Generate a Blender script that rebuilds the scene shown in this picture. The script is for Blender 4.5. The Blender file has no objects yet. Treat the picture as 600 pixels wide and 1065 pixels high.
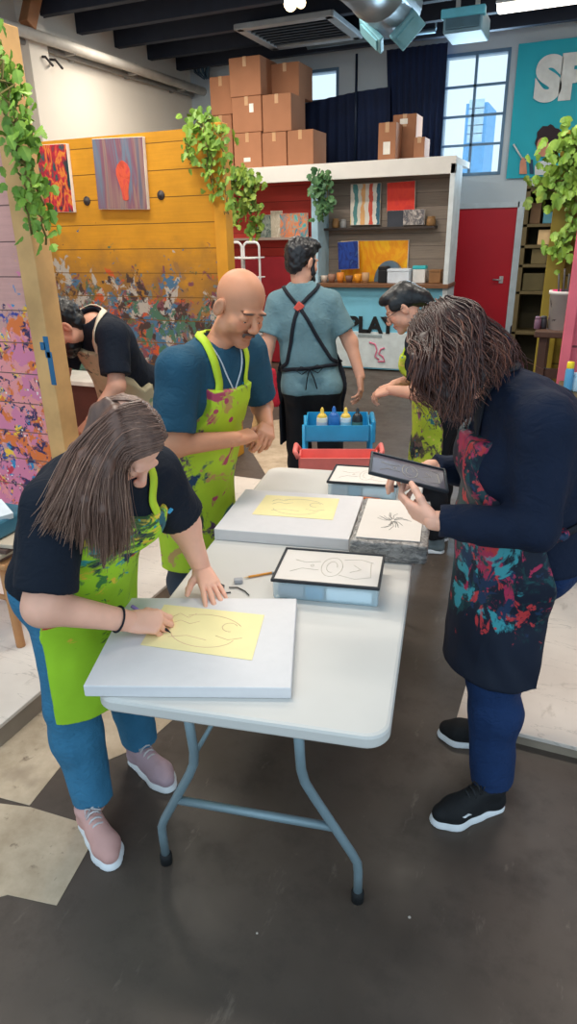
import bpy, bmesh, math, random
import numpy as np
from mathutils import Vector, Matrix
random.seed(7); RNG = np.random.default_rng(11)
SC = bpy.context.scene; COL = SC.collection
# ------------------------------------------------------------------ camera (a phone held at 1.83 m, tilted down)
F = 690.; TH = math.radians(23.); RO = math.radians(-1.3); H = 1.83; YAW = math.radians(23.5)
A3 = lambda *v: np.array(v, float)
FW = A3(-math.sin(YAW)*math.cos(TH), math.cos(YAW)*math.cos(TH), -math.sin(TH))
RT0 = A3(math.cos(YAW), math.sin(YAW), 0); UP0 = np.cross(RT0, FW)
RT = RT0*math.cos(RO)+UP0*math.sin(RO); UPV = -RT0*math.sin(RO)+UP0*math.cos(RO)
EYE = A3(0, 0, H); FH = A3(-math.sin(YAW), math.cos(YAW), 0)
def ray(x, y): return FW+RT*(x-300)/F-UPV*(y-532.5)/F
def aZ(x, y, z): d = ray(x, y); return EYE+d*(z-H)/d[2]
def aY(x, y, Y): d = ray(x, y); return EYE+d*Y/d[1]
def aX(x, y, X): d = ray(x, y); return EYE+d*X/d[0]
def aD(x, y, D): d = ray(x, y); return EYE+d*D/(d@FH)
cd = bpy.data.cameras.new('camera'); co = bpy.data.objects.new('camera', cd); COL.objects.link(co)
cd.sensor_fit = 'VERTICAL'; cd.sensor_height = 36; cd.lens = F/1065*36; cd.clip_start = .05; cd.clip_end = 200
M4 = Matrix.Identity(4)
for i in range(3): M4[i][0] = RT[i]; M4[i][1] = UPV[i]; M4[i][2] = -FW[i]; M4[i][3] = EYE[i]
co.matrix_world = M4; SC.camera = co
# ------------------------------------------------------------------ objects
def tag(o, label=None, cat=None, group=None, kind=None):
    if label: o['label'] = label
    if cat: o['category'] = cat
    if group: o['group'] = group
    if kind: o['kind'] = kind
    return o
def thing(name, label, cat, loc=(0, 0, 0), rz=0, group=None):
    o = bpy.data.objects.new(name, None); COL.objects.link(o); o.empty_display_size = .05
    o.location = tuple(float(v) for v in loc); o.rotation_euler = (0, 0, rz)
    return tag(o, label, cat, group)
def root_loc(o):
    v = Vector((0, 0, 0))
    while o is not None: v = v+o.location; o = o.parent
    return v
def nrm(v): v = np.asarray(v, float); return v/max(1e-9, np.linalg.norm(v))
class MB:
    def __init__(s): s.v = []; s.f = []; s.n = 0; s.smooth = []
    def add(s, V, Fc, sm=False):
        V = np.asarray(V, float).reshape(-1, 3); s.v.append(V)
        s.f += [tuple(i+s.n for i in q) for q in Fc]; s.smooth += [sm]*len(Fc); s.n += len(V); return s
    def box(s, c, size, R=None, bev=0, seg=2):
        bm = bmesh.new(); bmesh.ops.create_cube(bm, size=1)
        for v in bm.verts: v.co = Vector((v.co.x*size[0], v.co.y*size[1], v.co.z*size[2]))
        if bev: bmesh.ops.bevel(bm, geom=bm.edges[:], offset=min(bev, min(size)*.49), segments=seg, affect='EDGES', profile=.5)
        bm.verts.index_update(); V = np.array([v.co[:] for v in bm.verts]); Fc = [[v.index for v in q.verts] for q in bm.faces]; bm.free()
        if R is not None: V = V@np.asarray(R).T
        return s.add(V+np.asarray(c, float), Fc)
    def bx(s, x0, x1, y0, y1, z0, z1, bev=0): return s.box(((x0+x1)/2, (y0+y1)/2, (z0+z1)/2), (abs(x1-x0), abs(y1-y0), abs(z1-z0)), None, bev)
    def tube(s, path, r, n=8, caps=True, flat=None):
        P = np.asarray(path, float); m = len(P); r = np.broadcast_to(np.asarray(r, float), (m,))
        T = np.gradient(P, axis=0); T /= np.maximum(1e-9, np.linalg.norm(T, axis=1))[:, None]
        ref = A3(0, 0, 1) if abs(T[0][2]) < .9 else A3(1, 0, 0); u = nrm(np.cross(T[0], ref)); V = []
        a = np.arange(n)*2*math.pi/n
        for i in range(m):
            u = nrm(u-T[i]*(u@T[i])); w = np.cross(T[i], u)
            V.append(P[i]+r[i]*(np.cos(a)[:, None]*u+np.sin(a)[:, None]*w*(flat or 1)))
        Fc = [[i*n+j, i*n+(j+1) % n, (i+1)*n+(j+1) % n, (i+1)*n+j] for i in range(m-1) for j in range(n)]
        s.add(np.concatenate(V), Fc, True)
        if caps:
            b = s.n-m*n; s.f += [tuple(b+j for j in range(n))[::-1], tuple(b+(m-1)*n+j for j in range(n))]; s.smooth += [False, False]
        return s
    def cyl(s, a, b, r, r2=None, n=16): return s.tube([a, b], [r, r if r2 is None else r2], n)
    def lathe(s, prof, c, n=20, axis=2):
        a = np.arange(n)*2*math.pi/n; V = []
        for r, z in prof: V.append(np.stack([r*np.cos(a), r*np.sin(a), np.full(n, z)], 1))
        V = np.concatenate(V); m = len(prof)
        if axis == 1: V = V[:, [0, 2, 1]]
        Fc = [[i*n+j, i*n+(j+1) % n, (i+1)*n+(j+1) % n, (i+1)*n+j] for i in range(m-1) for j in range(n)]
        return s.add(V+np.asarray(c, float), Fc, True)
    def prism(s, pts, off):
        P = np.asarray(pts, float); n = len(P); V = np.concatenate([P, P+np.asarray(off, float)])
        return s.add(V, [tuple(range(n))[::-1], tuple(range(n, 2*n))]+[(i, (i+1) % n, n+(i+1) % n, n+i) for i in range(n)])
    def sphere(s, c, r, n=12, m=8):
        r = np.broadcast_to(np.asarray(r, float), (3,)); V = []; 
        for i in range(m+1):
            t = math.pi*i/m
            for j in range(n): p = 2*math.pi*j/n; V.append((math.sin(t)*math.cos(p)*r[0], math.sin(t)*math.sin(p)*r[1], math.cos(t)*r[2]))
        return s.add(np.array(V)+np.asarray(c, float), [[i*n+j, (i+1)*n+j, (i+1)*n+(j+1) % n, i*n+(j+1) % n] for i in range(m) for j in range(n)], True)
    def xf(s, R, t=(0, 0, 0)):
        s.v = [V@np.asarray(R).T+np.asarray(t, float) for V in s.v]; return s
def rotz(a): c, n = math.cos(a), math.sin(a); return A3(c, -n, 0, n, c, 0, 0, 0, 1).reshape(3, 3)
def rotx(a): c, n = math.cos(a), math.sin(a); return A3(1, 0, 0, 0, c, -n, 0, n, c).reshape(3, 3)
def roty(a): c, n = math.cos(a), math.sin(a); return A3(c, 0, n, 0, 1, 0, -n, 0, c).reshape(3, 3)
def mesh_np(name, V, Q, smooth=True, col=None):
    me = bpy.data.meshes.new(name); V = np.asarray(V, np.float32); Q = np.asarray(Q, np.int32)
    me.vertices.add(len(V)); me.vertices.foreach_set('co', V.ravel()); k = Q.shape[1]
    me.loops.add(Q.size); me.loops.foreach_set('vertex_index', Q.ravel()); me.polygons.add(len(Q))
    me.polygons.foreach_set('loop_start', np.arange(0, Q.size, k, dtype=np.int32))
    me.polygons.foreach_set('use_smooth', np.full(len(Q), smooth)); me.update(calc_edges=True); me.validate()
    if col is not None:
        at = me.color_attributes.new('Col', 'FLOAT_COLOR', 'POINT'); c4 = np.ones((len(V), 4), np.float32); c4[:, :3] = col; at.data.foreach_set('color', c4.ravel())
    return me
def link(name, me, m, parent=None, loc=None):
    o = bpy.data.objects.new(name, me); COL.objects.link(o)
    for q in (m if isinstance(m, (list, tuple)) else [m]): me.materials.append(q)
    if parent is not None: o.parent = parent
    elif loc is not None: o.location = tuple(float(v) for v in loc)
    return o
def part(name, mb, m, root=None, loc=None, local=False, label=None):
    """link a builder as ONE mesh; geometry is given in world space (or the thing's own space with local=True)"""
    V = np.concatenate(mb.v); off = np.zeros(3)
    if root is not None and not local: off = np.array(root_loc(root))
    elif root is None and loc is not None and not local: off = np.asarray(loc, float)
    me = bpy.data.meshes.new(name); me.from_pydata((V-off).tolist(), [], mb.f); me.polygons.foreach_set('use_smooth', mb.smooth)
    me.update(); bm = bmesh.new(); bm.from_mesh(me); bmesh.ops.recalc_face_normals(bm, faces=bm.faces[:]); bm.to_mesh(me); bm.free()
    o = link(name, me, m, root, loc)
    if label: o['label'] = label
    return o
def struct(name, mb, m, parent=None):
    o = part(name, mb, m, parent)
    if parent is None: o['kind'] = 'structure'
    return o
def single(name, mb, m, label, cat, group=None, loc=None):
    V = np.concatenate(mb.v)
    if loc is None: lo, hi = V.min(0), V.max(0); loc = ((lo[0]+hi[0])/2, (lo[1]+hi[1])/2, lo[2])
    return tag(part(name, mb, m, None, loc), label, cat, group)
# ------------------------------------------------------------------ materials
def lin(c):
    if isinstance(c, str): c = [int(c[i:i+2], 16) for i in (1, 3, 5)]
    return tuple((x/255/12.92 if x/255 <= .04045 else ((x/255+.055)/1.055)**2.4) for x in c)+(1.,)
class NT:
    def __init__(s, name):
        s.m = bpy.data.materials.new(name); s.m.use_nodes = True; s.t = s.m.node_tree; s.b = s.t.nodes['Principled BSDF']
        s.tc = None
    def n(s, typ, **kw):
        q = s.t.nodes.new('ShaderNode'+typ)
        for k, v in kw.items():
            if k in q.inputs: s.put(q.inputs[k], v)
            else: setattr(q, k, v)
        return q
    def put(s, sock, v):
        if hasattr(v, 'is_output'): s.t.links.new(v, sock)
        else: sock.default_value = v
    def obj(s, scale=(1, 1, 1), loc=(0, 0, 0), rot=(0, 0, 0)):
        if s.tc is None: s.tc = s.t.nodes.new('ShaderNodeTexCoord')
        mp = s.n('Mapping'); s.t.links.new(s.tc.outputs['Object'], mp.inputs['Vector'])
        mp.inputs['Scale'].default_value = scale; mp.inputs['Location'].default_value = loc; mp.inputs['Rotation'].default_value = rot
        return mp.outputs[0]
    def noise(s, scale, vec=None, detail=3, rough=.55, dist=0):
        q = s.n('TexNoise'); q.inputs['Scale'].default_value = scale; q.inputs['Detail'].default_value = detail; q.inputs['Roughness'].default_value = rough; q.inputs['Distortion'].default_value = dist
        s.put(q.inputs['Vector'], vec if vec is not None else s.obj()); return q.outputs['Fac']
    def math(s, op, a, b=0., c=None, clamp=False):
        q = s.n('Math', operation=op); q.use_clamp = clamp; s.put(q.inputs[0], a); s.put(q.inputs[1], b)
        if c is not None: s.put(q.inputs[2], c)
        return q.outputs[0]
    def mix(s, fac, a, b, blend='MIX'):
        q = s.n('Mix', data_type='RGBA', blend_type=blend); s.put(q.inputs[0], fac); s.put(q.inputs[6], a); s.put(q.inputs[7], b); return q.outputs[2]
    def rng(s, v, a, b, c=0., d=1.):
        q = s.n('MapRange'); s.put(q.inputs[0], v)
        for i, x in enumerate((a, b, c, d)): q.inputs[i+1].default_value = x
        return q.outputs[0]
    def xyz(s, vec): q = s.n('SeparateXYZ'); s.put(q.inputs[0], vec); return q.outputs
    def bump(s, h, st=.3, dist=.01):
        q = s.n('Bump'); q.inputs['Strength'].default_value = st; q.inputs['Distance'].default_value = dist; s.put(q.inputs['Height'], h); s.t.links.new(q.outputs[0], s.b.inputs['Normal'])
    def done(s, col, rough=.6, metal=0., spec=.4):
        s.put(s.b.inputs['Base Color'], col); s.put(s.b.inputs['Roughness'], rough); s.b.inputs['Metallic'].default_value = metal; s.b.inputs['Specular IOR Level'].default_value = spec; return s.m
def scale_col(c, k): return tuple(min(1, x*k) for x in c[:3])+(1.,)
def mat(name, c, rough=.6, metal=0., var=.12, vs=6., bump=0., bs=60., spec=.4):
    s = NT(name); c = lin(c); f = s.noise(vs, detail=4)
    m = s.mix(s.rng(f, .3, .7), scale_col(c, 1-var), scale_col(c, 1+var))
    if bump: s.bump(s.noise(bs, detail=2), bump, .004)
    return s.done(m, rough, metal, spec)
def cloth(name, c, rough=.85, var=.1, fold=.5, fs=9., dist=.012):
    """woven cloth: soft folds as relief, fine weave on top"""
    s = NT(name); c = lin(c); v = s.obj(); m = s.mix(s.rng(s.noise(8, v, 4), .3, .7), scale_col(c, 1-var), scale_col(c, 1+var))
    f = s.noise(fs, s.obj((1, 1, .75)), 3, .5, .9); g = s.noise(fs*1.9, s.obj((1, 1, 1.3), (4, 2, 7)), 2, .5, 1.2); rd = s.math('ABSOLUTE', s.math('SUBTRACT', g, .5)); h = s.math('ADD', f, s.math('MULTIPLY', rd, -1.1)); h = s.math('ADD', h, s.math('MULTIPLY', s.noise(260, v, 2), .02)); s.bump(h, fold, dist)
    return s.done(m, rough, 0, .3)
def splat(name, base, cols, scale=9., dens=.36, rough=.75, zlo=None, zhi=None, planks=0, stretch=(1, 1, 1), grain=0, big=.35, bump=.0, axis='z', base2=None):
    """base colour thrown over with paint: many layers of thresholded noise blobs, each its own colour, plus fine specks"""
    s = NT(name); vec = s.obj(); col = lin(base); n0 = s.noise(5, detail=4)
    cur = s.mix(s.rng(n0, .3, .7), scale_col(col, .86), scale_col(col, 1.1))
    if planks:
        x, y, z = s.xyz(vec); fl = s.math('FLOOR', s.math('DIVIDE', z, planks)); wn = s.n('TexWhiteNoise', noise_dimensions='1D'); s.put(wn.inputs['W'], fl)
        cur = s.mix(s.rng(wn.outputs[0], 0, 1, 0, .45), cur, scale_col(col, .72))
        g = s.noise(3, s.obj((1.2, 1.2, 22)), 5, .6); cur = s.mix(s.rng(g, .35, .75, 0, .35), cur, scale_col(col, .6))
    mask = None
    if zlo is not None:
        zz = s.xyz(vec)[{'x': 0, 'y': 1, 'z': 2}[axis]]; mask = s.rng(zz, zlo, zhi, 0., 1.); mask.node.clamp = True
        mask = s.math('ADD', mask, s.math('MULTIPLY', s.math('SUBTRACT', s.noise(2.3), .5), .7))
    if base2 is not None: cur = s.mix(s.rng(s.math('ADD', mask, s.math('MULTIPLY', s.math('SUBTRACT', s.noise(6, detail=5), .5), .8)), .35, .95), cur, lin(base2))
    for i, c in enumerate(cols):
        loc = (3.7*i+1, 5.1*i, -2.9*i); sc = scale*(.45+.9*((i*37) % 10)/10)
        f = s.noise(sc, s.obj(stretch, loc), 5, .62, .6); thr = .5+(.5-dens)*.42
        big_f = s.noise(sc*.25, s.obj((1, 1, 1), (loc[1], loc[0], loc[2])), 1)
        v = s.math('ADD', f, s.math('MULTIPLY', s.math('SUBTRACT', big_f, .5), big))
        if mask is not None: v = s.math('ADD', v, s.math('MULTIPLY', s.math('SUBTRACT', mask, .85), .34))
        cur = s.mix(s.rng(v, thr, thr+.035), cur, lin(c))
    for i, c in enumerate(cols[:4]):
        vo = s.n('TexVoronoi'); s.put(vo.inputs['Vector'], s.obj((1, 1, 1), (i*2.2, 1.7*i, i))); vo.inputs['Scale'].default_value = scale*2.6
        sp = s.math('SUBTRACT', .2, vo.outputs['Distance']); 
        gate = s.noise(scale*.35, s.obj((1, 1, 1), (9-i, i*3, 4)), 1)
        if mask is not None: gate = s.math('MULTIPLY', gate, mask)
        cur = s.mix(s.math('MULTIPLY', s.rng(sp, 0, .03), s.rng(gate, .56, .6)), cur, lin(cols[(i*3+1) % len(cols)]))
    if planks:
        fr = s.math('FRACT', s.math('DIVIDE', z, planks)); gap = s.math('LESS_THAN', fr, .035)
        cur = s.mix(gap, cur, scale_col(col, .25)); s.bump(s.math('SUBTRACT', 1., gap), .5, .01)
    elif bump: s.bump(s.noise(7, s.obj((1, 1, .7)), 3, .5, .9), bump*5, .012)
    return s.done(cur, rough)
def planks(name, c, h=.14, rough=.65, axis=2, gap=.03, var=.4, grain=.5, dark=.25):
    s = NT(name); c = lin(c); vec = s.obj(); z = s.xyz(vec)[axis]; q = s.math('DIVIDE', z, h)
    wn = s.n('TexWhiteNoise', noise_dimensions='1D'); s.put(wn.inputs['W'], s.math('FLOOR', q))
    sc = [1.5, 1.5, 1.5]; sc[axis] = 26; g = s.noise(3, s.obj(tuple(sc)), 5, .62)
    m = s.mix(s.rng(wn.outputs[0], 0, 1, 0, var), scale_col(c, 1.12), scale_col(c, .62))
    m = s.mix(s.rng(g, .35, .75, 0, grain), m, scale_col(c, .5)); gp = s.math('LESS_THAN', s.math('FRACT', q), gap)
    m = s.mix(gp, m, scale_col(c, dark)); s.bump(s.math('SUBTRACT', 1., gp), .5, .01)
    return s.done(m, rough)
def emit(name, c, st):
    s = NT(name); s.b.inputs['Base Color'].default_value = lin(c); s.b.inputs['Emission Color'].default_value = lin(c); s.b.inputs['Emission Strength'].default_value = st; return s.m
def glassy(name, c=(235, 245, 250), alpha=.25, rough=.08):
    s = NT(name); s.b.inputs['Base Color'].default_value = lin(c); s.b.inputs['Roughness'].default_value = rough; s.b.inputs['Alpha'].default_value = alpha; s.b.inputs['Specular IOR Level'].default_value = .8; return s.m
def painting(name, cols, scale=3., stripes=0, dist=2.5, st=(1, 1, .7), lo=.25):
    """an abstract canvas: bands of warped noise through a many-coloured ramp"""
    s = NT(name); 
    if stripes: x = s.xyz(s.obj())[0]; f = s.math('ADD', s.math('FRACT', s.math('MULTIPLY', x, stripes)), s.math('MULTIPLY', s.math('SUBTRACT', s.noise(6), .5), .25))
    else: f = s.noise(scale, s.obj(st), 4, .6, dist)
    r = s.n('ValToRGB'); cr = r.color_ramp; s.put(r.inputs[0], f if stripes else s.rng(f, lo, 1-lo))
    while len(cr.elements) < len(cols): cr.elements.new(.5)
    for i, c in enumerate(cols): cr.elements[i].position = i/(len(cols)-1); cr.elements[i].color = lin(c)
    if stripes: cr.interpolation = 'CONSTANT'
    return s.done(r.outputs[0], .6)
# ================================================================== BODIES: smooth-blended limbs turned into one continuous skin
def vnoise(P, seed=0):
    Q = np.floor(P).astype(np.int64); f = P-Q; f = f*f*(3-2*f); r = 0.
    for dx in (0, 1):
        for dy in (0, 1):
            for dz in (0, 1):
                h = ((Q[:, 0]+dx)*374761393+(Q[:, 1]+dy)*668265263+(Q[:, 2]+dz)*2147483647+seed*974711) & 0xffffffff
                h = ((h ^ (h >> 13))*1274126177) & 0xffffffff; h = ((h ^ (h >> 16)) & 0xffff)/65535.
                r = r+h*(f[:, 0] if dx else 1-f[:, 0])*(f[:, 1] if dy else 1-f[:, 1])*(f[:, 2] if dz else 1-f[:, 2])
    return r*2-1
class Fld:
    def __init__(s): s.p = []; s.post = []; s.lo = np.full(3, 1e9); s.hi = -s.lo
    def _add(s, fn, lo, hi, k, op='add'):
        s.p.append((fn, np.array(lo, float), np.array(hi, float), k, op))
        if op == 'add': s.lo = np.minimum(s.lo, lo); s.hi = np.maximum(s.hi, hi)
        return s
    def cone(s, a, b, ra, rb, k=.03, flat=1., ax=None, clip=None, op='add'):
        """tapered limb a->b; flat<1 squashes it along ax; clip cuts the end square (0 = at b)"""
        a = np.asarray(a, float); b = np.asarray(b, float); ba = b-a; L2 = max(1e-9, ba@ba); L = math.sqrt(L2); n = None if ax is None else nrm(ax)
        def fn(P):
            q = P-a; t = np.clip(q@ba/L2, 0, 1); d = q-t[..., None]*ba
            if n is not None: d = d+(d@n)[..., None]*n*(1/flat-1)
            r = np.sqrt((d*d).sum(-1))-(ra+(rb-ra)*t)
            if n is not None: r = r*(.5+.5*min(1, flat))
            if clip is not None: r = np.maximum(r, q@ba/L-L-clip)
            return r
        m = max(ra, rb); return s._add(fn, np.minimum(a, b)-m, np.maximum(a, b)+m, k, op)
    def ell(s, c, r, k=.02, R=None, op='add'):
        c = np.asarray(c, float); r = np.broadcast_to(np.asarray(r, float), (3,)).copy(); R_ = np.eye(3) if R is None else np.asarray(R, float)
        def fn(P):
            q = (P-c)@R_; k0 = np.sqrt(((q/r)**2).sum(-1)); k1 = np.sqrt(((q/r**2)**2).sum(-1))+1e-9; return k0*(k0-1)/k1
        m = r.max(); return s._add(fn, c-m, c+m, k, op)
    def box(s, c, hf, R=None, rr=.01, k=.01, op='add'):
        c = np.asarray(c, float); hf = np.asarray(hf, float); R_ = np.eye(3) if R is None else np.asarray(R, float)
        def fn(P):
            q = np.abs((P-c)@R_)-hf+rr; return np.sqrt((np.maximum(q, 0)**2).sum(-1))+np.minimum(q.max(-1), 0)-rr
        m = np.linalg.norm(hf); return s._add(fn, c-m, c+m, k, op)
    def cut(s, p, n):
        """keep the side the normal points away from"""
        p = np.asarray(p, float); n = nrm(n); s.post.append(lambda P, f: np.maximum(f, (P-p)@n)); return s
    def grid(s, h, pad=.03):
        lo = s.lo-pad; n = np.ceil((s.hi+pad-lo)/h).astype(int)+1; f = np.full(tuple(n), .5, np.float32)
        ax = [lo[i]+h*np.arange(n[i]) for i in range(3)]
        for fn, a, b, k, op in s.p:
            m = k+3*h; i0 = np.maximum(0, np.floor((a-m-lo)/h).astype(int)); i1 = np.minimum(n, np.ceil((b+m-lo)/h).astype(int)+1)
            if (i1 <= i0).any(): continue
            sl = tuple(slice(i0[i], i1[i]) for i in range(3)); P = np.stack(np.meshgrid(*[ax[i][sl[i]] for i in range(3)], indexing='ij'), -1)
            d = fn(P); g = f[sl]
            if op == 'add': hh = np.clip(.5+.5*(g-d)/k, 0, 1); f[sl] = g+(d-g)*hh-k*hh*(1-hh)
            elif op == 'sub': hh = np.clip(.5-.5*(g+d)/k, 0, 1); f[sl] = g+(-d-g)*hh+k*hh*(1-hh)
        for pf in s.post:
            st = 24
            for i in range(0, n[0], st):
                P = np.stack(np.meshgrid(ax[0][i:i+st], ax[1], ax[2], indexing='ij'), -1); f[i:i+st] = pf(P, f[i:i+st])
        return f, lo
    def mesh(s, h, pad=.03):
        f, lo = s.grid(h, pad); return surfnet(f, lo, h)
def surfnet(f, lo, h):
    S = f < 0; n = np.array(f.shape); c = np.zeros(tuple(n-1), np.int8)
    C8 = [(i, j, k) for i in (0, 1) for j in (0, 1) for k in (0, 1)]
    for i, j, k in C8: c += S[i:n[0]-1+i, j:n[1]-1+j, k:n[2]-1+k]
    A = np.argwhere((c > 0) & (c < 8)); idx = np.full(tuple(n-1), -1, np.int32); idx[tuple(A.T)] = np.arange(len(A))
    acc = np.zeros((len(A), 3)); cnt = np.zeros(len(A))
    for a in C8:
        for d in range(3):
            if a[d]: continue
            b = list(a); b[d] = 1; fa = f[A[:, 0]+a[0], A[:, 1]+a[1], A[:, 2]+a[2]]; fb = f[A[:, 0]+b[0], A[:, 1]+b[1], A[:, 2]+b[2]]
            m = (fa < 0) != (fb < 0); t = np.where(m, fa/np.where(m, fa-fb, 1), 0); p = np.tile(np.array(a, float), (len(A), 1)); p[:, d] += t; acc[m] += p[m]; cnt[m] += 1
    V = lo+h*(A+acc/np.maximum(cnt, 1)[:, None]); Q = []
    for d in range(3):
        u, w = (d+1) % 3, (d+2) % 3; s0 = [slice(None)]*3; s1 = [slice(None)]*3; s0[d] = slice(0, -1); s1[d] = slice(1, None)
        E = np.argwhere(S[tuple(s0)] != S[tuple(s1)]); E = E[(E[:, u] > 0) & (E[:, w] > 0) & (E[:, u] < n[u]-1) & (E[:, w] < n[w]-1)]
        def g(du, dw): q = E.copy(); q[:, u] -= du; q[:, w] -= dw; return idx[tuple(q.T)]
        q = np.stack([g(1, 1), g(0, 1), g(0, 0), g(1, 0)], 1); fl = S[tuple(E.T)]; q[~fl] = q[~fl][:, ::-1]; Q.append(q)
    Q = np.concatenate(Q); return V, Q[(Q >= 0).all(1)]
def vnormals(V, Q):
    N = np.cross(V[Q[:, 2]]-V[Q[:, 0]], V[Q[:, 3]]-V[Q[:, 1]]); O = np.zeros_like(V)
    for i in range(4): np.add.at(O, Q[:, i], N)
    return O/np.maximum(1e-12, np.linalg.norm(O, axis=1))[:, None]
def wrinkle(V, Q, amp=.004, fr=(14, 14, 9), seed=1, amp2=.002):
    N = vnormals(V, Q); d = amp*vnoise(V*np.array(fr)+vnoise(V*6, 5)[:, None]*1.2, seed)+amp2*vnoise(V*np.array(fr)*2.7, seed+3); return V+N*d[:, None]
def skinmesh(name, VQ, m, root, col=None, wr=None, label=None):
    V, Q = VQ
    if wr: V = wrinkle(V, Q, *wr)
    o = link(name, mesh_np(name, V-np.array(root_loc(root)), Q, True, col), m, root)
    if label: o['label'] = label
    return o
def joinVQ(L):
    V = []; Q = []; n = 0
    for v, q in L: V.append(v); Q.append(q+n); n += len(v)
    return np.concatenate(V), np.concatenate(Q)
# ------------------------------------------------------------------ skin material: tinted by a point colour (lips, stubble, knuckles)
def skin(name, c, rough=.55):
    s = NT(name); at = s.n('Attribute', attribute_name='Col'); f = s.noise(14, detail=3); c = lin(c)
    m = s.mix(s.rng(f, .3, .7), scale_col(c, .93), scale_col(c, 1.06)); m = s.mix(1., m, at.outputs['Color'], 'MULTIPLY')
    s.b.inputs['Subsurface Weight'].default_value = .08; s.b.inputs['Subsurface Radius'].default_value = (.012, .005, .003); return s.done(m, rough, 0, .35)
def tint(V, spots):
    col = np.ones((len(V), 3), np.float32)
    for c, r, R, t in spots:
        q = (V-c)@R/np.asarray(r, float); w = np.clip(1.4-np.sqrt((q*q).sum(1)), 0, .4)/.4; col *= 1+(np.asarray(t)-1)*w[:, None]
    return col
# ------------------------------------------------------------------ head and hand
def headframe(c, fwd, up, roll=0):
    y = nrm(fwd); z = nrm(np.asarray(up, float)-y*(np.dot(up, y))); x = np.cross(y, z)
    return np.asarray(c, float), np.stack([x, y, z], 1)     # columns: person's right?, forward, up
def add_head(Fd, hf, s=1., w=1., jaw=1., nose=1.):
    c, R = hf; T = lambda x, y, z: c+R@(A3(x*w, y, z)*s); e = lambda p, r, k, op='add', Rl=None: Fd.ell(T(*p), A3(*r)*A3(w, 1, 1)*s, k*s, R if Rl is None else R@Rl, op)
    e((0, -.014, .038), (.075, .096, .086), .02); e((0, .022, -.035), (.06, .066, .076), .03)
    for sg in (-1, 1):
        e((sg*.045*jaw, .012, -.068), (.024, .03, .026), .03); e((sg*.04, .058, -.032), (.024, .024, .024), .025); e((sg*.024, .083, .021), (.026, .012, .009), .014)
        e((sg*.033, .102, -.0), (.019, .02, .015), .014, 'sub'); e((sg*.032, .073, -.001), (.0165, .0165, .0145), .006)
        e((sg*.08, -.008, -.008), (.011, .021, .034), .006, Rl=rotx(-.2)@rotz(sg*.35)); e((sg*.09, .0, -.006), (.006, .012, .02), .006, 'sub', rotx(-.2))
        e((sg*.011, .103, -.034), (.009, .01, .008), .008)
    e((0, .07, -.1), (.026*jaw, .022, .02), .03)
    Fd.cone(T(0, .084, .012), T(0, .109*nose, -.026), .0085*s, .0125*s, .012*s)
    e((0, .088, -.058), (.023, .011, .0065), .007); e((0, .086, -.071), (.02, .011, .007), .007); e((0, .101, -.0645), (.024, .006, .0016), .003, 'sub')
    return T
def face_spots(hf, s=1., lips=(.92, .66, .66), stub=None, brow=None):
    c, R = hf; T = lambda x, y, z: c+R@(A3(x, y, z)*s); L = [(T(0, .094, -.064), A3(.024, .014, .013)*s, R, lips), (T(.042, .07, -.03), A3(.022, .03, .02)*s, R, (1, .86, .84)), (T(-.042, .07, -.03), A3(.022, .03, .02)*s, R, (1, .86, .84)), (T(0, .115, -.03), A3(.016, .016, .016)*s, R, (1, .86, .84))]
    if brow:
        for sg in (-1, 1): L.append((T(sg*.033, .088, .024), A3(.026, .02, .0055)*s, R@roty(sg*.12), brow))
    if stub: L += [(T(0, .06, -.085), A3(.06, .06, .03)*s, R, stub), (T(0, .1, -.05), A3(.028, .016, .009)*s, R, stub)]
    return L
def eyes(hf, root, s=1., iris=(60, 40, 30), closed=False):
    c, R = hf; T = lambda x, y, z: c+R@(A3(x, y, z)*s); b = MB(); p = MB()
    for sg in (-1, 1): b.sphere(T(sg*.0315, .0745, -.007), .0122*s, 12, 8); p.sphere(T(sg*.0315, .0838, -.0105), .0038*s, 8, 6)
    part('eyes', b, bpy.data.materials.get('eye_white') or mat('eye_white', (225, 220, 214), .3), root); part('pupils', p, bpy.data.materials.get('pupil') or mat('pupil', (40, 28, 24), .2), root)
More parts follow.
